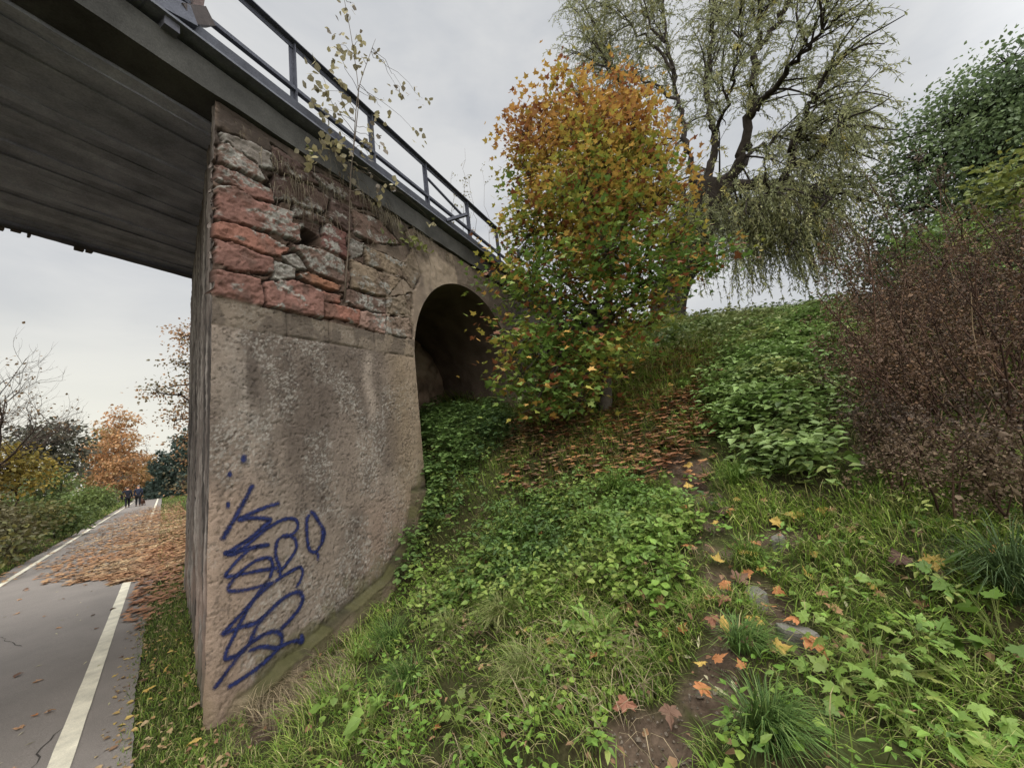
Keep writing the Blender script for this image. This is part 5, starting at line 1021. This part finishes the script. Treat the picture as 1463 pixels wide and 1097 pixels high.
# dry grass, roots and ferns hanging from the ledge under the edge beam
mb = MB()
def hang(px, py, n, L, spread=.12, col=(112, 102, 80)):
    n = n//2
    s, z = on_face(px, py, .04); S_ = s+rng.normal(0, spread, n); z_ = z+rng.normal(0, spread*.35, n); p = W(S_, .02+0*S_, z_); L_ = L*rng.uniform(.4, 1.1, n)
    a = np.arctan2(N[1], N[0])+rng.normal(0, .9, n); out = np.stack([np.cos(a), np.sin(a), 0*a], -1); V = []
    for t_, w_ in ((0, .003), (.35, .003), (.7, .002)):
        c = p+out*(L_*(.45*t_-.12*t_*t_))[:, None]+np.array([0, 0, 1.])*(L_*(.35*t_-1.15*t_*t_))[:, None]; sd = np.stack([-np.sin(a), np.cos(a), 0*a], -1); V += [c-sd*w_, c+sd*w_]
    c = p+out*(L_*.36)[:, None]+np.array([0, 0, 1.])*(L_*-.9)[:, None]; V.append(c); V = np.stack(V, 1).reshape(-1, 3); o = (np.arange(n)*7)[:, None]; n0 = mb.n
    mb.add(V, np.concatenate([o+np.array([0, 1, 3, 2]), o+np.array([2, 3, 5, 4])]), np.repeat(lin(*col)*rng.uniform(.5, 1.2, (n, 1)), 7, 0)); mb.f[3].append(o+np.array([4, 5, 6])+n0)
for a in [(405, 232, 90, .26), (425, 258, 90, .28), (415, 280, 60, .22), (470, 262, 110, .3, .18), (520, 275, 150, .34, .2), (548, 300, 160, .36, .16), (565, 315, 140, .34, .14), (600, 335, 110, .26, .16), (640, 365, 70, .2, .16), (350, 185, 18, .14, .1), (450, 300, 50, .22, .14), (500, 240, 70, .28, .2)]: hang(*a)
for k in range(34):
    px = rng.uniform(390, 620); py = 225+(px-390)*.55+rng.uniform(0, 40); s, z = on_face(px, py, .03); n_ = 7; L = rng.uniform(.15, .5); P = W(np.full(n_, s)+np.cumsum(rng.normal(0, .018, n_)), .05+.03*np.sin(np.linspace(0, 3, n_)), z-np.linspace(0, L, n_)); mb.tube(P, np.linspace(.004, .0015, n_), 3, lin(120, 108, 92)*rng.uniform(.5, 1.1), cap=False)
kind(mb.build('hanging_dry_grass', GRASS, smooth=False), 'stuff')
cmb = MB()
for px, py, n_, L in [(588, 345, 12, .10), (605, 352, 10, .09), (575, 330, 8, .09), (560, 345, 6, .08), (612, 320, 5, .06), (440, 210, 6, .07)]:
    s, z = on_face(px, py, .05); p = W(s, .05, z); pos = p+rng.normal(0, .05, (n_, 3)); cmb.leaves(pos, nrm(rdir(n_)+N), rdir(n_)-[0, 0, .5], L*rng.uniform(.6, 1.2, n_), pal([(112, 116, 62), (96, 104, 60), (140, 134, 80)])(pos), OVATE)
kind(cmb.build('ledge_weeds', LEAF, smooth=False), 'stuff')

# ------------------------------------------------------------------ the walkers and their dog, far down the path
def skin(name, pts, edges, rads, m, parent, M4, lvl=1):
    me = bpy.data.meshes.new(name); me.from_pydata([tuple(M4@Vector(p)) for p in pts], edges, []); me.materials.append(m)
    o = bpy.data.objects.new(name, me); COL.objects.link(o); o.parent = parent; o.matrix_parent_inverse = Matrix.Translation(-parent.location)
    sk = o.modifiers.new('skin', 'SKIN'); sk.use_smooth_shade = True
    for i, r in enumerate(rads): me.skin_vertices[0].data[i].radius = (r, r)
    me.skin_vertices[0].data[0].use_root = True
    ss_ = o.modifiers.new('smooth', 'SUBSURF'); ss_.levels = lvl; ss_.render_levels = lvl
    return o
def cmat(name, c, r=.85): return mat(name, rough=r, var=.15, vscale=6, base=tuple(lin(*c)), spec=.15)
SKINM = cmat('skin', (190, 142, 118), .6); DARK = cmat('dark_jacket', (38, 40, 48)); NAVY = cmat('navy_jacket', (44, 48, 62)); TROU = cmat('dark_trousers', (34, 34, 38)); GREYH = cmat('grey_hair', (128, 122, 116)); DARKH = cmat('dark_hair', (46, 38, 34)); SHOE = cmat('shoe_leather', (28, 26, 26)); DOGM = cmat('dog_coat', (66, 46, 36)); BAGM = cmat('bag_cloth', (30, 30, 34))
def person(px, d, label, turn, jm, hm, akimbo, H=1.74, step=.22):
    p = at(px, 690, d); b = np.array([p[0], p[1], .03]); t = thing('person', b, label, 'person', 'walkers on the path'); M4 = Matrix.Translation(b)@Matrix.Rotation(turn, 4, 'Z')@Matrix.Scale(H/1.74, 4)
    P = [(0, 0, .93), (0, .01, 1.12), (0, 0, 1.34), (0, -.01, 1.47), (0, .01, 1.54), (0, .02, 1.60), (0, .025, 1.68)]; R = [.13, .125, .14, .065, .06, .088, .08]; E = [(0, 1), (1, 2), (2, 3), (3, 4), (4, 5), (5, 6)]
    def add(p, r, par): P.append(p); R.append(r); E.append((par, len(P)-1)); return len(P)-1
    arms = {}; legs = {}
    for s in (-1, 1):
        a = add((s*.18, 0, 1.41), .062, 2); ak = akimbo and s < 0
        e = add((s*.46, -.04, 1.20) if ak else (s*.24, -.05*s, 1.13), .045, a); w = add((s*.30, .10, 1.05) if ak else (s*.25, .06+.06*s, .88), .03, e); h = add((s*.25, .14, 1.02) if ak else (s*.25, .08+.07*s, .81), .034, w)
        for f_ in range(4): k = add((P[h][0]+s*.004, P[h][1]-.024+.016*f_, P[h][2]-.05), .009, h); add((P[k][0]-s*.012, P[k][1]+.004, P[k][2]-.035+.004*abs(f_-1)), .008, k)
        add((P[h][0]-s*.02, P[h][1]+.035, P[h][2]-.03), .010, h); arms[s] = (P[a], P[e], P[w])
        l = add((s*.095, 0, .88), .088, 0); kn = add((s*.10, step*s*.45+.04, .48), .06, l); an = add((s*.10, step*s*.9-.03, .09), .038, kn); add((s*.115, step*s*.9+.13, .03), .035, an); legs[s] = (P[l], P[kn], P[an], P[-1])
    # face: nose and ears
    add((0, .125, 1.60), .014, 5); add((.092, .01, 1.60), .014, 5); add((-.092, .01, 1.60), .014, 5)
    skin('body', P, E, R, SKINM, t, M4)
    JP = [(0, 0, .86), (0, .01, 1.12), (0, 0, 1.36), (0, -.01, 1.46)]; JR = [.165, .155, .165, .085]; JE = [(0, 1), (1, 2), (2, 3)]
    for s in (-1, 1):
        n0 = len(JP); JP += [arms[s][0], arms[s][1], arms[s][2]]; JR += [.082, .064, .048]; JE += [(2, n0), (n0, n0+1), (n0+1, n0+2)]
    skin('jacket', JP, JE, JR, jm, t, M4)
    TP = [(0, 0, .92)]; TR = [.15]; TE = []
    for s in (-1, 1):
        n0 = len(TP); TP += list(legs[s][:3]); TR += [.105, .078, .058]; TE += [(0, n0), (n0, n0+1), (n0+1, n0+2)]
    skin('trousers', TP, TE, TR, TROU, t, M4)
    for s in (-1, 1):
        a, f_ = legs[s][2], legs[s][3]; skin('shoe', [(a[0], a[1]-.03, .05), (f_[0], f_[1], .045)], [(0, 1)], [.05, .045], SHOE, t, M4)
    skin('hair', [(0, -.01, 1.585), (0, .0, 1.665), (0, .035, 1.735)], [(0, 1), (1, 2)], [.085, .098, .06], hm, t, M4)
    return t, M4
t1, M1 = person(183, 46.5, 'walker in dark clothes at the left, one elbow out and a bag at the hip', .12, DARK, DARKH, True, 1.72)
t2, M2 = person(198, 46, 'walker with grey hair and navy jacket, on the right with the dog', .05, NAVY, GREYH, False, 1.76, -.2)
# bag hanging at the left walker's side, strap over the shoulder
mb = MB(); fr = lambda a, b_, c: np.array([tuple(M1@Vector((x_, y_, z_))) for x_, y_, z_ in zip(a, b_, c)])
mb.box((-.42, -.10, .72), (-.26, .20, 1.02), fr, lin(30, 30, 34)); bg_ = thing('shoulder_bag', M1@Vector((-.34, .05, .72)), 'black shoulder bag carried by the left walker', 'bag'); mb.build('bag_body', CLOTH, bg_, smooth=False)
mb = MB(); mb.tube([tuple(M1@Vector(p)) for p in ((-.34, .05, 1.0), (-.27, .03, 1.25), (-.16, 0, 1.47), (-.05, -.10, 1.44), (-.28, -.08, 1.1), (-.34, .0, 1.0))], .016, 5, lin(26, 26, 28)); mb.build('strap', CLOTH, bg_)
p = at(205, 690, 45.3); dm_ = Matrix.Translation((p[0], p[1], .03))@Matrix.Rotation(.2, 4, 'Z')@Matrix.Scale(1.15, 4); dg = thing('dog', (p[0], p[1], .03), 'small dark brown dog trotting beside the right walker', 'dog', None)
DP = [(0, -.18, .34), (0, .02, .33), (0, .20, .35), (0, .30, .43), (0, .36, .49), (0, .46, .46), (0, -.30, .40), (0, -.40, .50), (.035, .35, .56), (-.035, .35, .56)]; DR = [.085, .085, .105, .065, .062, .03, .025, .015, .02, .02]; DE = [(0, 1), (1, 2), (2, 3), (3, 4), (4, 5), (0, 6), (6, 7), (4, 8), (4, 9)]
for s in (-1, 1):
    n0 = len(DP); DP += [(s*.06, .20, .26), (s*.06, .17+.05*s, .13), (s*.06, .20+.06*s, .02)]; DR += [.045, .026, .024]; DE += [(2, n0), (n0, n0+1), (n0+1, n0+2)]
    n0 = len(DP); DP += [(s*.06, -.14, .26), (s*.06, -.25-.04*s, .13), (s*.06, -.20-.05*s, .02)]; DR += [.055, .024, .024]; DE += [(0, n0), (n0, n0+1), (n0+1, n0+2)]
skin('body', DP, DE, DR, DOGM, dg, dm_)

# ------------------------------------------------------------------ sky and light
w = bpy.data.worlds.new('World'); sc.world = w; w.use_nodes = True; nt = w.node_tree; nt.nodes.clear(); nd = nt.nodes; lk = nt.links
SUN_EL, SUN_AZ = math.radians(48), math.radians(215)   # azimuth clockwise from +Y
out = nd.new('ShaderNodeOutputWorld'); bg = nd.new('ShaderNodeBackground'); bg.inputs['Strength'].default_value = .1
sky = nd.new('ShaderNodeTexSky'); sky.sky_type = 'NISHITA'; sky.sun_disc = False; sky.sun_elevation = SUN_EL; sky.sun_rotation = SUN_AZ; sky.air_density = 1.5; sky.dust_density = 3
tc = nd.new('ShaderNodeTexCoord'); mp = nd.new('ShaderNodeMapping'); mp.inputs['Scale'].default_value = (1.0, 1.0, 3.2); lk.new(tc.outputs['Generated'], mp.inputs['Vector'])
nz = nd.new('ShaderNodeTexNoise'); nz.inputs['Scale'].default_value = 2.3; nz.inputs['Detail'].default_value = 6; nz.inputs['Roughness'].default_value = .55; nz.inputs['Distortion'].default_value = .4; lk.new(mp.outputs[0], nz.inputs['Vector'])
rp = nd.new('ShaderNodeValToRGB'); e = rp.color_ramp.elements
e[0].position = .36; e[0].color = (5.9, 6.1, 6.4, 1); e[1].position = .62; e[1].color = (7.4, 7.45, 7.45, 1)
lk.new(nz.outputs['Fac'], rp.inputs[0])
sp = nd.new('ShaderNodeSeparateXYZ'); lk.new(tc.outputs['Generated'], sp.inputs[0])
def mapr(src, a, b, c, d, sm=True):
    m = nd.new('ShaderNodeMapRange'); m.inputs[1].default_value = a; m.inputs[2].default_value = b; m.inputs[3].default_value = c; m.inputs[4].default_value = d
    if sm: m.interpolation_type = 'SMOOTHSTEP'
    lk.new(src, m.inputs[0]); return m.outputs[0]
zen = mapr(sp.outputs['Z'], .82, 1.0, 1.0, 7.5)           # an overcast sky is brightest overhead; boosted above the frame as added fill light
back = mapr(sp.outputs['Y'], -.05, -.6, 1.0, 2.8)         # unseen sky behind the camera brightened to add light on the scene
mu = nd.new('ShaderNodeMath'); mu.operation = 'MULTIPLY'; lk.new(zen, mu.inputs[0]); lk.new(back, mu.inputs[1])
low = mapr(sp.outputs['X'], .55, -.15, .0, 1.0); lowz = mapr(sp.outputs['Z'], .42, .05, .0, 1.0)
wm = nd.new('ShaderNodeMath'); wm.operation = 'MULTIPLY'; lk.new(low, wm.inputs[0]); lk.new(lowz, wm.inputs[1])
wc = nd.new('ShaderNodeMix'); wc.data_type = 'RGBA'; wc.inputs['B'].default_value = (9.6, 9.4, 8.3, 1); lk.new(rp.outputs[0], wc.inputs['A'])
wf = nd.new('ShaderNodeMath'); wf.operation = 'MULTIPLY'; wf.inputs[1].default_value = .95; lk.new(wm.outputs[0], wf.inputs[0]); lk.new(wf.outputs[0], wc.inputs['Factor'])
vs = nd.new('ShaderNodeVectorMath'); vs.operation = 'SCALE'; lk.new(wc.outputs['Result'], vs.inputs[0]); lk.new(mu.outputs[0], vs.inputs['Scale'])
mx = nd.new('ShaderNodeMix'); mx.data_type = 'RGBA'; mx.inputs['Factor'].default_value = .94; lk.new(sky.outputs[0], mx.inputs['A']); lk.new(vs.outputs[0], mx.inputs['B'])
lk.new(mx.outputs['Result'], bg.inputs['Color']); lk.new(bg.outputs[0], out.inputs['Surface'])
ld = bpy.data.lights.new('sun', 'SUN'); ld.energy = 1.5; ld.angle = math.radians(35); ld.color = (1, .96, .9)
lo = bpy.data.objects.new('sun', ld); COL.objects.link(lo)
from mathutils import Vector
dv = Vector((-math.sin(SUN_AZ)*math.cos(SUN_EL), -math.cos(SUN_AZ)*math.cos(SUN_EL), -math.sin(SUN_EL)))
lo.rotation_euler = dv.to_track_quat('-Z', 'Y').to_euler()
sc.view_settings.view_transform = 'Standard'; sc.view_settings.look = 'None'; sc.view_settings.exposure = 0; sc.view_settings.gamma = 1
sc.cycles.max_bounces = 6; sc.cycles.diffuse_bounces = 3; sc.cycles.transparent_max_bounces = 16
sc.cycles.use_denoising = True
